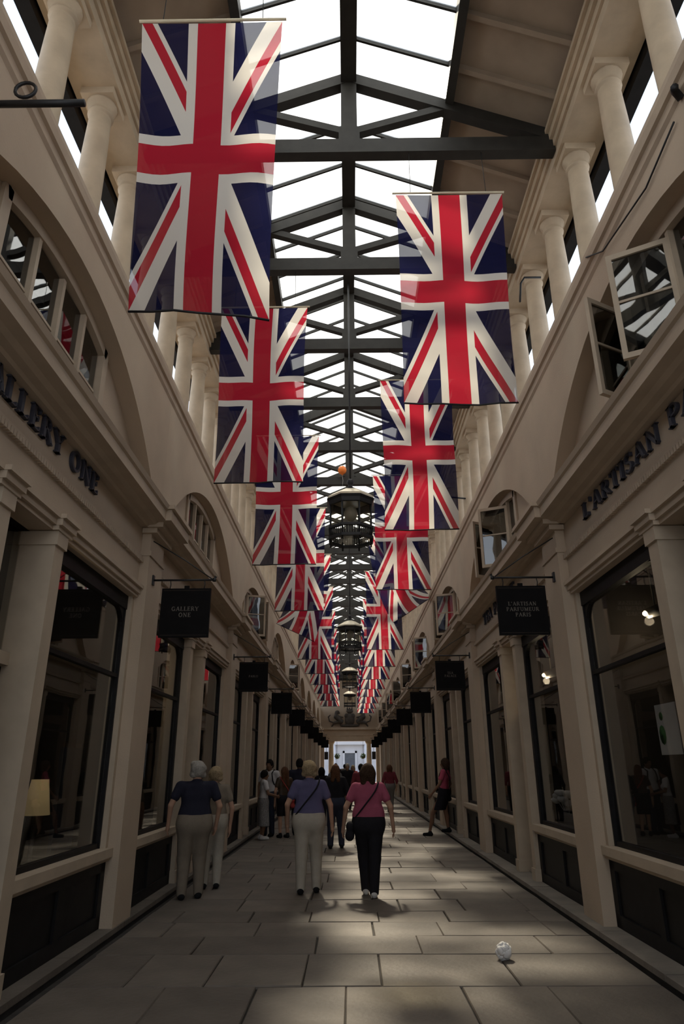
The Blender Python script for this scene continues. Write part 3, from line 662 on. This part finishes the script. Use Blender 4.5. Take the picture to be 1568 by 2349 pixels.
part_box('vase', 'board_slate', r, -.06, .06, -.06, .06, -.02, .18)
rg = random.Random(3)
for k in range(9):
    x, y, z = rg.uniform(-.1, .1), rg.uniform(-.22, .22), rg.uniform(.26, .42); MB().lathe([(.02, -.04), (.07, -.01), (.075, .02), (.05, .04), (.01, .03)], (x, y, z), 9).tube([(0, y*.15, .1), (x*.8, y*.8, z-.03)], .006, 5).build('bloom', 'poster_white', r)
for sd, y, nm in ((1, 6.4, 'nearest right'), (-1, 6.3, 'nearest left'), (-1, 12.6, 'second left'), (1, 12.8, 'second right')):
    r = empty('framed_picture', (sd*5.44, y, 2.2)); tag(r, 'framed picture on the back wall of the %s shop' % nm, 'picture')
    part_box('canvas', 'picture_blue', r, -.02, .02, -.55, .55, -.4, .4)
    for a in ((-.6, .6, .4, .46), (-.6, .6, -.46, -.4), (-.6, -.55, -.4, .4), (.55, .6, -.4, .4)): part_box('frame_rail', 'gilt', r, -.03, .03, *a)

# ================================================================== FAR END
ew = empty('wall_end', (0, YEND, 0)); tag(ew, 'cream end wall with entablature over the columned exit', kind='structure')
MB().box(-HW-.3, HW+.3, 0, .5, 4.75, 10.4).build('gable_wall', 'plaster', ew)
MB().box(-HW, HW, -.12, .5, 3.66, 4.15).build('lintel', 'stucco_trim', ew)
MB().box(-HW, HW, -.08, .5, 4.15, 4.60).build('end_frieze', 'plaster', ew)
MB().box(-HW, HW, -.25, .5, 4.60, 4.78).box(-HW, HW, -.16, .5, 4.10, 4.16).build('end_cornice', 'stucco_trim', ew)
for sd in SIDES:
    MB().box(sd*2.22, sd*2.6, -.02, .5, 0, 3.66).build('end_pier', 'plaster', ew)
    x = sd*1.62
    MB().box(x-.3, x+.3, -.05, .5, 0, .15).lathe([(.25, .15), (.25, .3), (.225, .34), (.225, 1.8), (.195, 3.4), (.24, 3.46), (.27, 3.56)], (x, .25, 0), 18).box(x-.3, x+.3, -.05, .55, 3.56, 3.66).build('end_column', 'column_stone', ew)
ol = MB().box(-14, 14, YEND+.5, 92, -.12, -.01).build('outside_paving', 'kerb'); tag(ol, 'open paved square beyond the far exit', kind='structure')
fc = empty('facade', (0, 86, 0)); tag(fc, 'white building front with dark door seen through the far exit', 'building')
part_box('front_wall', 'white_facade', fc, -9, 9, 0, .5, 0, 7)
part_box('door', 'door_blue', fc, -.62, .62, -.06, .0, 0, 3.15)
for a in ((-.85, -.62, 0, 3.4), (.62, .85, 0, 3.4), (-.85, .85, 3.15, 3.4)): part_box('door_surround', 'white_facade', fc, a[0], a[1], -.15, 0, a[2], a[3])
part_box('entablature', 'white_facade', fc, -2.2, 2.2, -.5, 0, 4.1, 4.5)
for x in (-1.9, 1.9): MB().lathe([(.26, 0), (.24, 2), (.2, 4.1)], (x, -.3, 0), 14).build('half_column', 'white_facade', fc)
for sd in SIDES:
    nm = SIDES[sd]
    b = empty('hanging_basket', (sd*1.12, 61.05, 2.45)); tag(b, 'leafy hanging basket beside the %s exit column' % nm, 'basket')
    lf = MB(); rg = random.Random(sd+9)
    for k in range(120):
        d = Vector((rg.gauss(0, 1), rg.gauss(0, 1), rg.gauss(0, 1))).normalized()*.26*rg.uniform(.6, 1); u = Vector((rg.gauss(0, 1), rg.gauss(0, 1), rg.gauss(0, 1))).normalized()*.06; w_ = d.cross(u).normalized()*.04
        lf.add([d-u, d+w_, d+u, d-w_], [(0, 1, 2, 3)])
    lf.build('foliage', 'leaf', b); MB().lathe([(.05, -.22), (.16, -.12), (.2, 0)], (0, 0, 0), 12).build('bowl', 'wood_dark', b); MB().tube([(0, 0, 0), (0, 0, 1.21)], .012, 5).build('chain', 'iron', b)
    s = empty('speaker_box', (sd*2.04, 61.05, 2.5)); tag(s, 'black box hung in the gap %s of the exit columns' % nm, 'box'); part_box('case', 'sign_black', s, -.16, .16, -.12, .12, -.31, .31); part_box('grille', 'iron', s, -.13, .13, -.13, -.12, -.28, .28); MB().tube([(0, 0, .3), (0, 0, 1.16)], .02, 6).build('hanger', 'iron', s)

# ================================================================== SDF MODELLING
class SDF:
    def __init__(s, lo, hi, h):
        s.h = h; s.lo = np.array(lo, float)-2*h; n = np.ceil((np.array(hi, float)-s.lo)/h).astype(int)+4
        s.F = np.full(n, .2, np.float32); s.ax = [s.lo[i]+h*np.arange(n[i]) for i in range(3)]
    def _sub(s, lo, hi):
        sl = []
        for i in range(3):
            a = max(0, int((lo[i]-s.lo[i])/s.h)); b = min(s.F.shape[i], int((hi[i]-s.lo[i])/s.h)+2); sl.append(slice(a, max(a, b)))
        X = s.ax[0][sl[0]][:, None, None]; Y = s.ax[1][sl[1]][None, :, None]; Z = s.ax[2][sl[2]][None, None, :]
        return tuple(sl), X, Y, Z
    def _mix(s, sl, d, k):
        A = s.F[sl]
        if k <= 0: s.F[sl] = np.minimum(A, d); return
        hh = np.clip(.5+.5*(A-d)/k, 0, 1); s.F[sl] = A*(1-hh)+d*hh-k*hh*(1-hh)
    def cone(s, a, b, ra, rb, k=.02, q=1.0):
        a = np.array(a, float); b = np.array(b, float); R = max(ra, rb)+k+.03
        lo = np.minimum(a, b)-R; hi = np.maximum(a, b)+R; sl, X, Y, Z = s._sub(lo, hi)
        if 0 in s.F[sl].shape: return s
        yc = a[1]; d = b-a; 
        px, py, pz = X-a[0], (Y-yc)/q, Z-a[2]; d2 = np.array([d[0], d[1]/q, d[2]]); L2 = float(d2@d2)+1e-9
        t = np.clip((px*d2[0]+py*d2[1]+pz*d2[2])/L2, 0, 1)
        ds = np.sqrt((px-t*d2[0])**2+(py-t*d2[1])**2+(pz-t*d2[2])**2)-(ra+(rb-ra)*t)
        s._mix(sl, (ds*(q*.5+.5)).astype(np.float32), k); return s
    def ell(s, c, r, k=.02):
        c = np.array(c, float); r = np.array(r, float); R = r+k+.03; sl, X, Y, Z = s._sub(c-R, c+R)
        if 0 in s.F[sl].shape: return s
        g = np.sqrt(((X-c[0])/r[0])**2+((Y-c[1])/r[1])**2+((Z-c[2])/r[2])**2); s._mix(sl, ((g-1)*r.min()).astype(np.float32), k); return s
    def cut(s, c, r):                     # remove an ellipsoid
        c = np.array(c, float); r = np.array(r, float); X = s.ax[0][:, None, None]; Y = s.ax[1][None, :, None]; Z = s.ax[2][None, None, :]
        g = (np.sqrt(((X-c[0])/r[0])**2+((Y-c[1])/r[1])**2+((Z-c[2])/r[2])**2)-1)*r.min(); s.F = np.maximum(s.F, -g.astype(np.float32)); return s
    def clip(s, zlo=None, zhi=None):
        Z = s.ax[2][None, None, :]
        if zlo is not None: s.F = np.maximum(s.F, (zlo-Z).astype(np.float32))
        if zhi is not None: s.F = np.maximum(s.F, (Z-zhi).astype(np.float32))
        return s
    def mesh(s, name):
        F = s.F; F[0] = F[-1] = .2; F[:, 0] = F[:, -1] = .2; F[:, :, 0] = F[:, :, -1] = .2
        S = F < 0; n = np.array(F.shape)-1; cs = np.zeros(tuple(n), np.int8)
        for i in (0, 1):
            for j in (0, 1):
                for k in (0, 1): cs += S[i:i+n[0], j:j+n[1], k:k+n[2]]
        I = np.argwhere((cs > 0) & (cs < 8))
        if len(I) == 0: return bpy.data.meshes.new(name)
        idx = np.full(tuple(n), -1, np.int64); idx[I[:, 0], I[:, 1], I[:, 2]] = np.arange(len(I))
        acc = np.zeros((len(I), 3)); cnt = np.zeros(len(I))
        cor = [(i, j, k) for i in (0, 1) for j in (0, 1) for k in (0, 1)]
        val = {c: F[I[:, 0]+c[0], I[:, 1]+c[1], I[:, 2]+c[2]] for c in cor}
        for c in cor:
            for a in range(3):
                if c[a]: continue
                e = list(c); e[a] = 1; e = tuple(e); f0, f1 = val[c], val[e]; m = (f0 < 0) != (f1 < 0)
                t = np.where(m, f0/np.where(m, f0-f1, 1), 0)
                p = np.array(c, float)[None]+t[:, None]*np.eye(3)[a]; acc += p*m[:, None]; cnt += m
        V = (I+acc/cnt[:, None])*s.h+s.lo; faces = []
        for a in range(3):
            b, c = (a+1) % 3, (a+2) % 3; s0 = [slice(None)]*3; s1 = [slice(None)]*3; s0[a] = slice(0, -1); s1[a] = slice(1, None)
            A = S[tuple(s0)]; B = S[tuple(s1)]; E = np.argwhere(A != B); E = E[(E[:, b] > 0) & (E[:, c] > 0) & (E[:, b] < n[b]) & (E[:, c] < n[c])]
            if len(E) == 0: continue
            q = []
            for db, dc in ((-1, -1), (0, -1), (0, 0), (-1, 0)):
                g = E.copy(); g[:, b] += db; g[:, c] += dc; q.append(idx[g[:, 0], g[:, 1], g[:, 2]])
            q = np.stack(q, 1); fl_ = ~A[E[:, 0], E[:, 1], E[:, 2]]; q[fl_] = q[fl_][:, ::-1]; faces.append(q)
        Q = np.concatenate(faces); me = bpy.data.meshes.new(name)
        me.vertices.add(len(V)); me.vertices.foreach_set('co', V.astype(np.float32).ravel())
        me.loops.add(len(Q)*4); me.loops.foreach_set('vertex_index', Q.astype(np.int32).ravel()); me.polygons.add(len(Q))
        me.polygons.foreach_set('loop_start', np.arange(0, len(Q)*4, 4, dtype=np.int32)); me.polygons.foreach_set('use_smooth', np.ones(len(Q), bool)); me.update(calc_edges=True)
        return me

# carved crest on the end wall
def crest():
    r = empty('carved_crest', (0, YEND-.12, 4.80)); tag(r, 'dark carved heraldic crest with two beasts on the far end wall', 'sculpture')
    f = SDF((-.75, -.3, -.05), (.75, .1, 1.75), .03)
    f.ell((0, -.05, .62), (.42, .14, .55), .05); f.ell((-.30, -.08, .95), (.16, .12, .18), .05); f.ell((.30, -.08, .95), (.16, .12, .18), .05); f.ell((0, -.08, 1.32), (.30, .14, .16), .05)
    for x in (-.2, 0, .2): f.ell((x, -.08, 1.52), (.07, .1, .12), .05)
    f.cone((-.6, -.05, .12), (.6, -.05, .12), .10, .10, .05)
    obj('shield', f.mesh('shield'), 'relief', r)
    for sd in SIDES:
        g = SDF((-2.0 if sd < 0 else .2, -.35, -.05), (-.2 if sd < 0 else 2.0, .15, 1.6), .03); P = lambda x, z: (sd*x, -.08, z)
        g.cone(P(.75, .45), P(1.15, .85), .18, .22, .08).cone(P(1.15, .85), P(1.18, 1.12), .17, .13, .08).ell(P(1.08, 1.25), (.20, .14, .15), .06).cone(P(1.08, 1.22), P(.90, 1.16), .09, .06, .04)
        g.cone(P(1.1, .9), P(.62, .82), .09, .06, .05).cone(P(1.1, .8), P(.60, .55), .09, .06, .05).cone(P(.85, .45), P(1.35, .35), .15, .10, .06).cone(P(1.35, .35), P(1.55, .08), .09, .06, .05).cone(P(.8, .4), P(.75, .08), .10, .06, .05)
        for a, b in (((1.35, .35), (1.75, .50)), ((1.75, .50), (1.85, .85)), ((1.85, .85), (1.70, 1.0))): g.cone(P(*a), P(*b), .06, .05, .03)
        obj('beast', g.mesh('beast'), 'relief', r)
crest()

# ================================================================== PEOPLE
def person(loc, face, H, label, top='shirt', topc='purple', bot='trousers', botc='cream', hair='short', hairc='hair_blond', shoe='shoe_black', skin='skin', w=1.0, female=True, sleeve=.55,
           feet=((-.09, .0, 0), (.09, .0, 0)), hands=None, elbows=None, lean=0., h=.02, bag=None, hem=.95, turn=0., fem_long=.0, knee=(.02, .02), eyes=True, skirt_hem=.48):
    root = empty('person', loc, math.radians(face)); root.scale = (H/1.66,)*3; tag(root, label, 'person')
    sh = 1.355; sx = .165*(.5+.5*w) if female else .19*(.5+.5*w); hipx = .085*(.6+.4*w)
    hands = hands or ((-.25, .02, .80), (.25, .02, .80)); elbows = elbows or ((-.24*(.6+.4*w)-.02, -.03, 1.08), (.24*(.6+.4*w)+.02, -.03, 1.08))
    SH = [(-sx, 0, sh), (sx, 0, sh)]; ANK = [(f[0], f[1]-.02, .09+f[2]) for f in feet]; HIP = [(-hipx, 0, .88), (hipx, 0, .88)]
    KN = [tuple(np.array(HIP[i])*.47+np.array(ANK[i])*.53+np.array([0, .03+knee[i], .0])) for i in (0, 1)]
    ly = lambda z: lean*max(0, z-.9)
    def L(p): return (p[0], p[1]+ly(p[2]), p[2])
    lo = (-.55, -.45, -.02); hi = (.55, .55, 1.72)
    # --- body: head, neck, trunk, arms with hands, legs
    f = SDF(lo, hi, h)
    hc = np.array(L((0, .015, 1.545))); tr = math.radians(turn); R2 = lambda x, y: (x*math.cos(tr)-y*math.sin(tr), x*math.sin(tr)+y*math.cos(tr))
    def HP(x, y, z): a, b = R2(x, y); return (hc[0]+a, hc[1]+b, hc[2]+z)
    f.ell(hc, (.074, .088, .108), .01); f.cone(HP(0, .03, -.05), HP(0, .045, -.085), .055, .035, .03); f.cone(HP(0, .085, .005), HP(0, .105, -.03), .012, .017, .012)
    f.cone(HP(-.03, .075, .03), HP(.03, .075, .03), .012, .012, .015); f.cone(HP(-.018, .085, -.06), HP(.018, .085, -.06), .010, .010, .008)
    for s in (-1, 1): f.ell(HP(s*.076, -.005, -.005), (.012, .02, .03), .006)
    f.cone(L((0, -.015, 1.38)), HP(0, -.01, -.06), .056, .050, .03)
    f.cone(L((-sx*.85, 0, sh)), L((sx*.85, 0, sh)), .05, .05, .03); f.cone(L((-.06, 0, 1.22)), L((.06, 0, 1.22)), .10, .10, .05, .7); f.cone(L((-.05, 0, 1.05)), L((.05, 0, 1.05)), .09*w, .09*w, .05, .7); f.cone((-.06, 0, .92), (.06, 0, .92), .105*w, .105*w, .05, .75)
    for i, s in ((0, -1), (1, 1)):
        A, E_, W_ = np.array(L(SH[i])), np.array(L(elbows[i])), np.array(L(hands[i]))
        f.cone(A, E_, .046*(.6+.4*w), .037, .02); f.cone(E_, W_, .037, .024, .012)
        d = W_-E_; d /= np.linalg.norm(d); d = d*.85+np.array([0, .1, -.25]); d /= np.linalg.norm(d)
        lat = np.array([0, 1., 0]) - d*d[1]; lat /= np.linalg.norm(lat); inw = np.cross(d, lat); inw *= (1 if inw[0]*(-s) > 0 else -1)
        f.cone(W_, W_+d*.06, .024, .027, .012); f.cone(W_+d*.045-lat*.018, W_+d*.06+lat*.018, .019, .019, .01)
        for j in range(4):
            b0 = W_+d*.075+lat*(j-1.5)*.021; l1 = (.036, .042, .044, .036)[3-j]; b1 = b0+d*l1+inw*.006; b2 = b1+(d*.8+inw*.6)*.03
            f.cone(b0, b1, .0105, .0098, .004); f.cone(b1, b2, .0098, .0085, .003)
        b0 = W_+d*.03+lat*.026; b1 = b0+(d*.6+lat*.7)*.035+inw*.01; b2 = b1+(d*.9+lat*.2)*.028+inw*.008
        f.cone(b0, b1, .013, .011, .008); f.cone(b1, b2, .011, .009, .003)
        f.cone(HIP[i], KN[i], .078*w, .052, .03); f.cone(KN[i], ANK[i], .050, .034, .015); f.ell(np.array(KN[i])*.65+np.array(ANK[i])*.35+np.array([0, -.018, 0]), (.043, .046, .10), .03)
        f.cone((ANK[i][0], ANK[i][1]-.01, ANK[i][2]-.045), (ANK[i][0], ANK[i][1]+.10, ANK[i][2]-.055), .032, .026, .02)
    obj('body', f.mesh('body'), skin, root)
    if eyes:
        for s in (-1, 1):
            e = SDF(np.array(HP(s*.03, .075, .008))-.02, np.array(HP(s*.03, .075, .008))+.02, .004).ell(HP(s*.03, .077, .008), (.012, .010, .007), .002); obj('eye', e.mesh('eye'), 'eye_dark', root)
    # --- clothes
    g = SDF(lo, hi, h); o = .018
    ov = .0 if top != 'jacket' else .02
    g.cone(L((-sx*.88, 0, sh+.002)), L((sx*.88, 0, sh+.002)), .062+ov, .062+ov, .04); g.cone(L((0, -.01, 1.36)), L((0, -.01, 1.41)), .075, .062, .04)
    g.cone(L((-.075, 0, 1.23)), L((.075, 0, 1.23)), (.112+ov)*(.7+.3*w), (.112+ov)*(.7+.3*w), .07, .78); g.cone(L((-.06, 0, 1.06)), L((.06, 0, 1.06)), (.108+ov)*w, (.108+ov)*w, .07, .78); g.cone((-.075, 0, hem-.02), (.075, 0, hem-.02), (.122+ov)*w, (.122+ov)*w, .07, .80)
    if female:
        for s in (-1, 1): g.ell(L((s*.07, .085, 1.20)), (.06, .05, .06), .04)
    for i in (0, 1):
        A, E_, W_ = np.array(L(SH[i])), np.array(L(elbows[i])), np.array(L(hands[i])); q = min(1, sleeve)
        if sleeve > 0: g.cone(A, A+(E_-A)*q, .060*(.6+.4*w), .056*(.6+.4*w), .025)
        if sleeve > 1: g.cone(E_, E_+(W_-E_)*min(.95, sleeve-1), .052, .036, .02)
    g.cut(L((0, .03, 1.47)), (.062, .075, .075)); g.clip(zlo=hem-.05 if bot != 'dress' else .6)
    obj({'shirt': 'shirt', 'jacket': 'jacket'}[top], g.mesh('shirt'), topc, root)
    g = SDF(lo, hi, h)
    if bot in ('trousers', 'shorts'):
        g.cone((-.075, 0, .97), (.075, 0, .97), .112*w, .112*w, .05, .78); g.cone((-.08, -.012, .88), (.08, -.012, .88), .125*w, .125*w, .06, .85)
        for i in (0, 1):
            g.cone(HIP[i], KN[i], .098*w, .075*(.5+.5*w), .04)
            if bot == 'trousers': g.cone(KN[i], (ANK[i][0], ANK[i][1]-.005, ANK[i][2]-.02), .075*(.5+.5*w), .062, .025)
        g.clip(zlo=.04 if bot == 'trousers' else .50, zhi=1.03)
    else:
        g.cone((-.07, 0, .98), (.07, 0, .98), .11*w, .11*w, .05, .78); g.cone((-.08, 0, .88), (.08, 0, .88), .125*w, .125*w, .06, .85)
        mx = (KN[0][0]+KN[1][0])/2; my = (KN[0][1]+KN[1][1])/2
        g.cone((-.07, 0, .86), (mx-.09, my-.02, skirt_hem-.06), .13*w, .15*w, .06, .85); g.cone((.07, 0, .86), (mx+.09, my-.02, skirt_hem-.06), .13*w, .15*w, .06, .85); g.clip(zlo=skirt_hem, zhi=1.03)
    obj(bot, g.mesh(bot), botc, root)
    for i in (0, 1):
        a = ANK[i]; z = a[2]-.09; p = SDF((a[0]-.12, a[1]-.2, z-.01), (a[0]+.12, a[1]+.3, z+.16), min(h, .014))
        p.cone((a[0], a[1]-.035, z+.045), (a[0], a[1]+.14, z+.035), .045, .040, .02); p.cone((a[0], a[1], z+.06), (a[0], a[1]-.01, z+.09), .042, .042, .02); p.clip(zlo=z+.002); obj('shoe', p.mesh('shoe'), shoe, root)
    # --- hair
    v = SDF(hc-np.array([.25, .28, .55]), hc+np.array([.25, .28, .25]), min(h, .014))
    if hair == 'short': v.ell(HP(0, -.014, .022), (.090, .104, .110), .01); v.cone(HP(-.03, -.06, -.03), HP(.03, -.06, -.03), .05, .05, .03); v.cut(HP(0, .135, -.05), (.09, .10, .10)); v.clip(zlo=hc[2]-.075)
    elif hair == 'puffy':
        v.ell(HP(0, -.018, .024), (.104, .112, .116), .01)
        for k in range(14):
            a = k*2.4; v.ell(HP(.075*math.cos(a), -.02+.075*math.sin(a), .02+.075*math.sin(k*1.3)), (.04, .04, .04), .02)
        v.cut(HP(0, .14, -.05), (.085, .10, .10)); v.clip(zlo=hc[2]-.11)
    elif hair == 'long':
        v.ell(HP(0, -.014, .02), (.094, .106, .112), .01); v.cone(HP(-.045, -.055, -.02), HP(-.06, -.075, -.20-fem_long), .06, .045, .04); v.cone(HP(.045, -.055, -.02), HP(.06, -.075, -.20-fem_long), .06, .045, .04); v.cut(HP(0, .13, -.07), (.08, .10, .13))
    elif hair == 'bob':
        v.ell(HP(0, -.016, .02), (.102, .112, .116), .01); v.cone(HP(-.05, -.04, -.02), HP(-.055, -.04, -.12), .065, .05, .04); v.cone(HP(.05, -.04, -.02), HP(.055, -.04, -.12), .065, .05, .04); v.cut(HP(0, .135, -.06), (.085, .10, .12))
    obj('hair', v.mesh('hair'), hairc, root)
    if bag:
        bl_, side, bc, kind = bag; b = empty('shoulder_bag' if kind != 'backpack' else 'backpack', loc, math.radians(face)); b.scale = root.scale; tag(b, bl_, 'bag')
        if kind == 'backpack':
            e = SDF((-.2, -.4, .9), (.2, 0, 1.5), .02).cone((-.07, -.2, 1.08), (.07, -.2, 1.08), .11, .11, .05, .7).cone((-.07, -.2, 1.28), (.07, -.2, 1.28), .10, .10, .05, .7); obj('pouch', e.mesh('pouch'), bc, b)
            for s in (-1, 1): MB().tube([(s*.10, -.14, 1.40), (s*.11, -.02, 1.435), (s*.10, .11, 1.36), (s*.13, .12, 1.2), (s*.16, -.02, 1.02), (s*.12, -.14, 1.02)], .014, 6).build('strap', bc, b)
        else:
            s = side; rx, ry = .185*(.4+.6*w), .135*(.3+.7*w)
            ring_ = []
            for a in np.linspace(0, 2*PI, 25)[:-1]:
                cx = math.cos(a); zz = 1.185-s*cx*.245; wid = rx*(1-.32*max(0, (zz-1.28)/.16)); yy = math.sin(a)*ry*(1-.35*max(0, (zz-1.26)/.16)); ring_.append((cx*wid, yy+lean*max(0, zz-.9), zz))
            MB().tube(ring_, .011, 6, True).build('strap', bc, b)
            fr = 0 if kind == 'bag' else .20; e = SDF((s*.26-.2, -.25+fr, .62), (s*.26+.2, .25+fr, 1.02), .02).cone((s*(.215-fr*.4)*w, -.06+fr, .74), (s*(.215-fr*.4)*w, .06+fr, .74), .065, .065, .02).cone((s*(.21-fr*.4)*w, -.06+fr, .86), (s*(.21-fr*.4)*w, .06+fr, .86), .06, .06, .05); obj('pouch', e.mesh('pouch'), bc, b)
    return root
X0 = -.065
person((-.64, 10.3, 0), 2, 1.67, 'person walking away in purple t-shirt and cream trousers, short fair hair', topc='purple', botc='cream', hair='puffy', hairc='hair_blond', w=1.22, feet=((-.10, -.05, .0), (.11, .08, .0)), h=.0105,
       elbows=((-.30, -.06, 1.10), (.30, -.02, 1.09)), hands=((-.30, .10, .86), (.325, .05, .82)), hem=.96, bag=('dark shoulder bag with diagonal strap on the person in purple', -1, 'black_cloth', 'front'), eyes=False, knee=(.0, .05))
person((.19, 10.05, 0), -2, 1.63, 'person walking away in pink t-shirt and black trousers, brown hair', topc='pink', botc='black_cloth', hair='bob', hairc='hair_brown', w=1.22, feet=((-.055, .16, .0), (.06, -.10, .0)), h=.0105,
       elbows=((-.31, -.05, 1.10), (.31, -.04, 1.10)), hands=((-.355, .08, .83), (.34, .04, .85)), hem=1.0, shoe='shoe_white', bag=('black shoulder bag on the left hip of the person in pink', -1, 'black_cloth', 'bag'), eyes=False, knee=(.06, -.01))
person((-.37, 15.6, 0), 0, 1.64, 'person with fair hair walking ahead in black top and dark trousers', topc='black_cloth', botc='denim', hair='long', hairc='hair_auburn', w=1.1, sleeve=1.5, feet=((-.11, .0, 0), (.13, .12, 0)), h=.015, eyes=False, bag=None,
       elbows=((-.26, -.03, 1.1), (.28, -.02, 1.1)), hands=((-.22, .16, 1.02), (.22, .18, 1.0)))
person((-2.16, 9.9, .0), 18, 1.67, 'old person with grey hair in navy shirt and khaki trousers by the left window', topc='navy', botc='khaki', hair='puffy', hairc='hair_grey', w=1.3, female=False, feet=((-.11, .0, 0), (.11, .06, 0)), h=.0115, turn=15, eyes=False,
       elbows=((-.33, -.05, 1.12), (.32, -.04, 1.1)), hands=((-.34, .03, .88), (.30, .08, .86)))
person((-2.06, 10.75, 0), 10, 1.60, 'person with fair hair and pale trousers half hidden beside the old person', topc='khaki', botc='cream', hair='puffy', hairc='hair_blond', w=1.1, h=.016, turn=-20, eyes=False)
person((-2.14, 17.5, 0), -70, 1.53, 'person in white top and pale printed skirt standing by the left shopfronts', topc='white_cloth', bot='skirt', botc='grey_print', hair='short', hairc='hair_black', skin='skin_dark', w=1.1, h=.016, skirt_hem=.32, shoe='shoe_white',
       elbows=((-.24, .04, 1.1), (.24, .06, 1.1)), hands=((-.12, .28, 1.04), (.14, .30, 1.04)))
person((-2.10, 18.3, 0), 165, 1.78, 'person in white shirt and glasses facing the viewer by the left wall', topc='white_cloth', botc='denim', hair='short', hairc='hair_black', skin='skin_dark', female=False, w=1.05, h=.018, bag=('black backpack on the person in white shirt', 1, 'black_cloth', 'backpack'))
person((-1.68, 17.9, 0), 30, 1.60, 'person with long auburn hair, dark top and bare legs on the left', topc='wood_dark', bot='shorts', botc='black_cloth', hair='long', hairc='hair_auburn', w=1.0, h=.017, fem_long=.12, eyes=False, bag=('red shoulder bag on the person with long auburn hair', 1, 'red_cloth', 'bag'), feet=((-.08, .03, 0), (.09, -.03, 0)))
person((-1.36, 18.6, 0), 5, 1.80, 'tall person in dark blue shirt with black hair, behind the person in purple', topc='navy', botc='black_cloth', hair='short', hairc='hair_black', skin='skin_dark', female=False, w=1.1, h=.018, eyes=False)
person((2.28, 18.1, .08), 66, 1.70, 'person in pink top and black skirt leaning at the right shopfronts', topc='rose', bot='skirt', botc='black_cloth', hair='bob', hairc='hair_brown', skin='skin_dark', w=1.0, h=.016, lean=-.12, feet=((-.07, .40, -.08), (.09, -.02, 0)), knee=(.05, .0),
       elbows=((-.26, .04, 1.08), (.26, -.08, 1.08)), hands=((-.27, .22, .86), (.26, .02, .80)), skirt_hem=.50, bag=('dark handbag at the side of the person leaning on the right', 1, 'black_cloth', 'bag'))
person((1.47, 27.6, 0), 8, 1.66, 'person in maroon top and grey trousers far along on the right', topc='maroon', botc='grey_cloth', hair='bob', hairc='hair_auburn', w=1.1, sleeve=1.3, h=.02, eyes=False, feet=((-.07, -.08, 0), (.07, .1, 0)))
person((-.94, 22.6, 0), 0, 1.58, 'person in black with dark hair left of the walker in black', topc='black_cloth', botc='black_cloth', hair='bob', hairc='hair_black', h=.02, sleeve=1.6, eyes=False)
person((-.55, 24.0, 0), 0, 1.66, 'person in grey top beyond the walker in black', topc='grey_cloth', botc='denim', hair='short', hairc='hair_brown', h=.02, sleeve=.6, eyes=False)
person((-.15, 29.0, 0), 180, 1.72, 'person in black suit coming towards the viewer far off', top='jacket', topc='black_cloth', botc='black_cloth', hair='short', hairc='hair_grey', female=False, h=.022, sleeve=1.9)
person((.30, 22.8, 0), 3, 1.68, 'person in dark maroon top ahead of the person in pink', topc='maroon', botc='black_cloth', hair='short', hairc='hair_black', female=False, w=1.1, h=.02, sleeve=1.2, eyes=False)
person((.10, 33.0, 0), 175, 1.66, 'person in orange red top walking towards the viewer far off', topc='red_cloth', botc='white_cloth', hair='long', hairc='hair_blond', h=.024)
person((-.75, 36.0, 0), 5, 1.76, 'far person in dark coat on the left of the passage', top='jacket', topc='navy', botc='denim', hair='short', hairc='hair_brown', female=False, h=.025, sleeve=1.9, eyes=False)
person((.75, 34.0, 0), -4, 1.70, 'far person in dark brown coat on the right of the passage', top='jacket', topc='wood_dark', botc='denim', hair='short', hairc='hair_black', female=False, h=.025, sleeve=1.9, eyes=False)
person((.95, 41.0, 0), 178, 1.72, 'far person in pale shirt near the exit', topc='white_cloth', botc='khaki', hair='short', hairc='hair_brown', female=False, h=.028)
person((-.35, 43.0, 0), 0, 1.74, 'far person in grey jacket in the middle near the exit', top='jacket', topc='grey_cloth', botc='black_cloth', hair='short', hairc='hair_black', female=False, h=.028, sleeve=1.9, eyes=False)
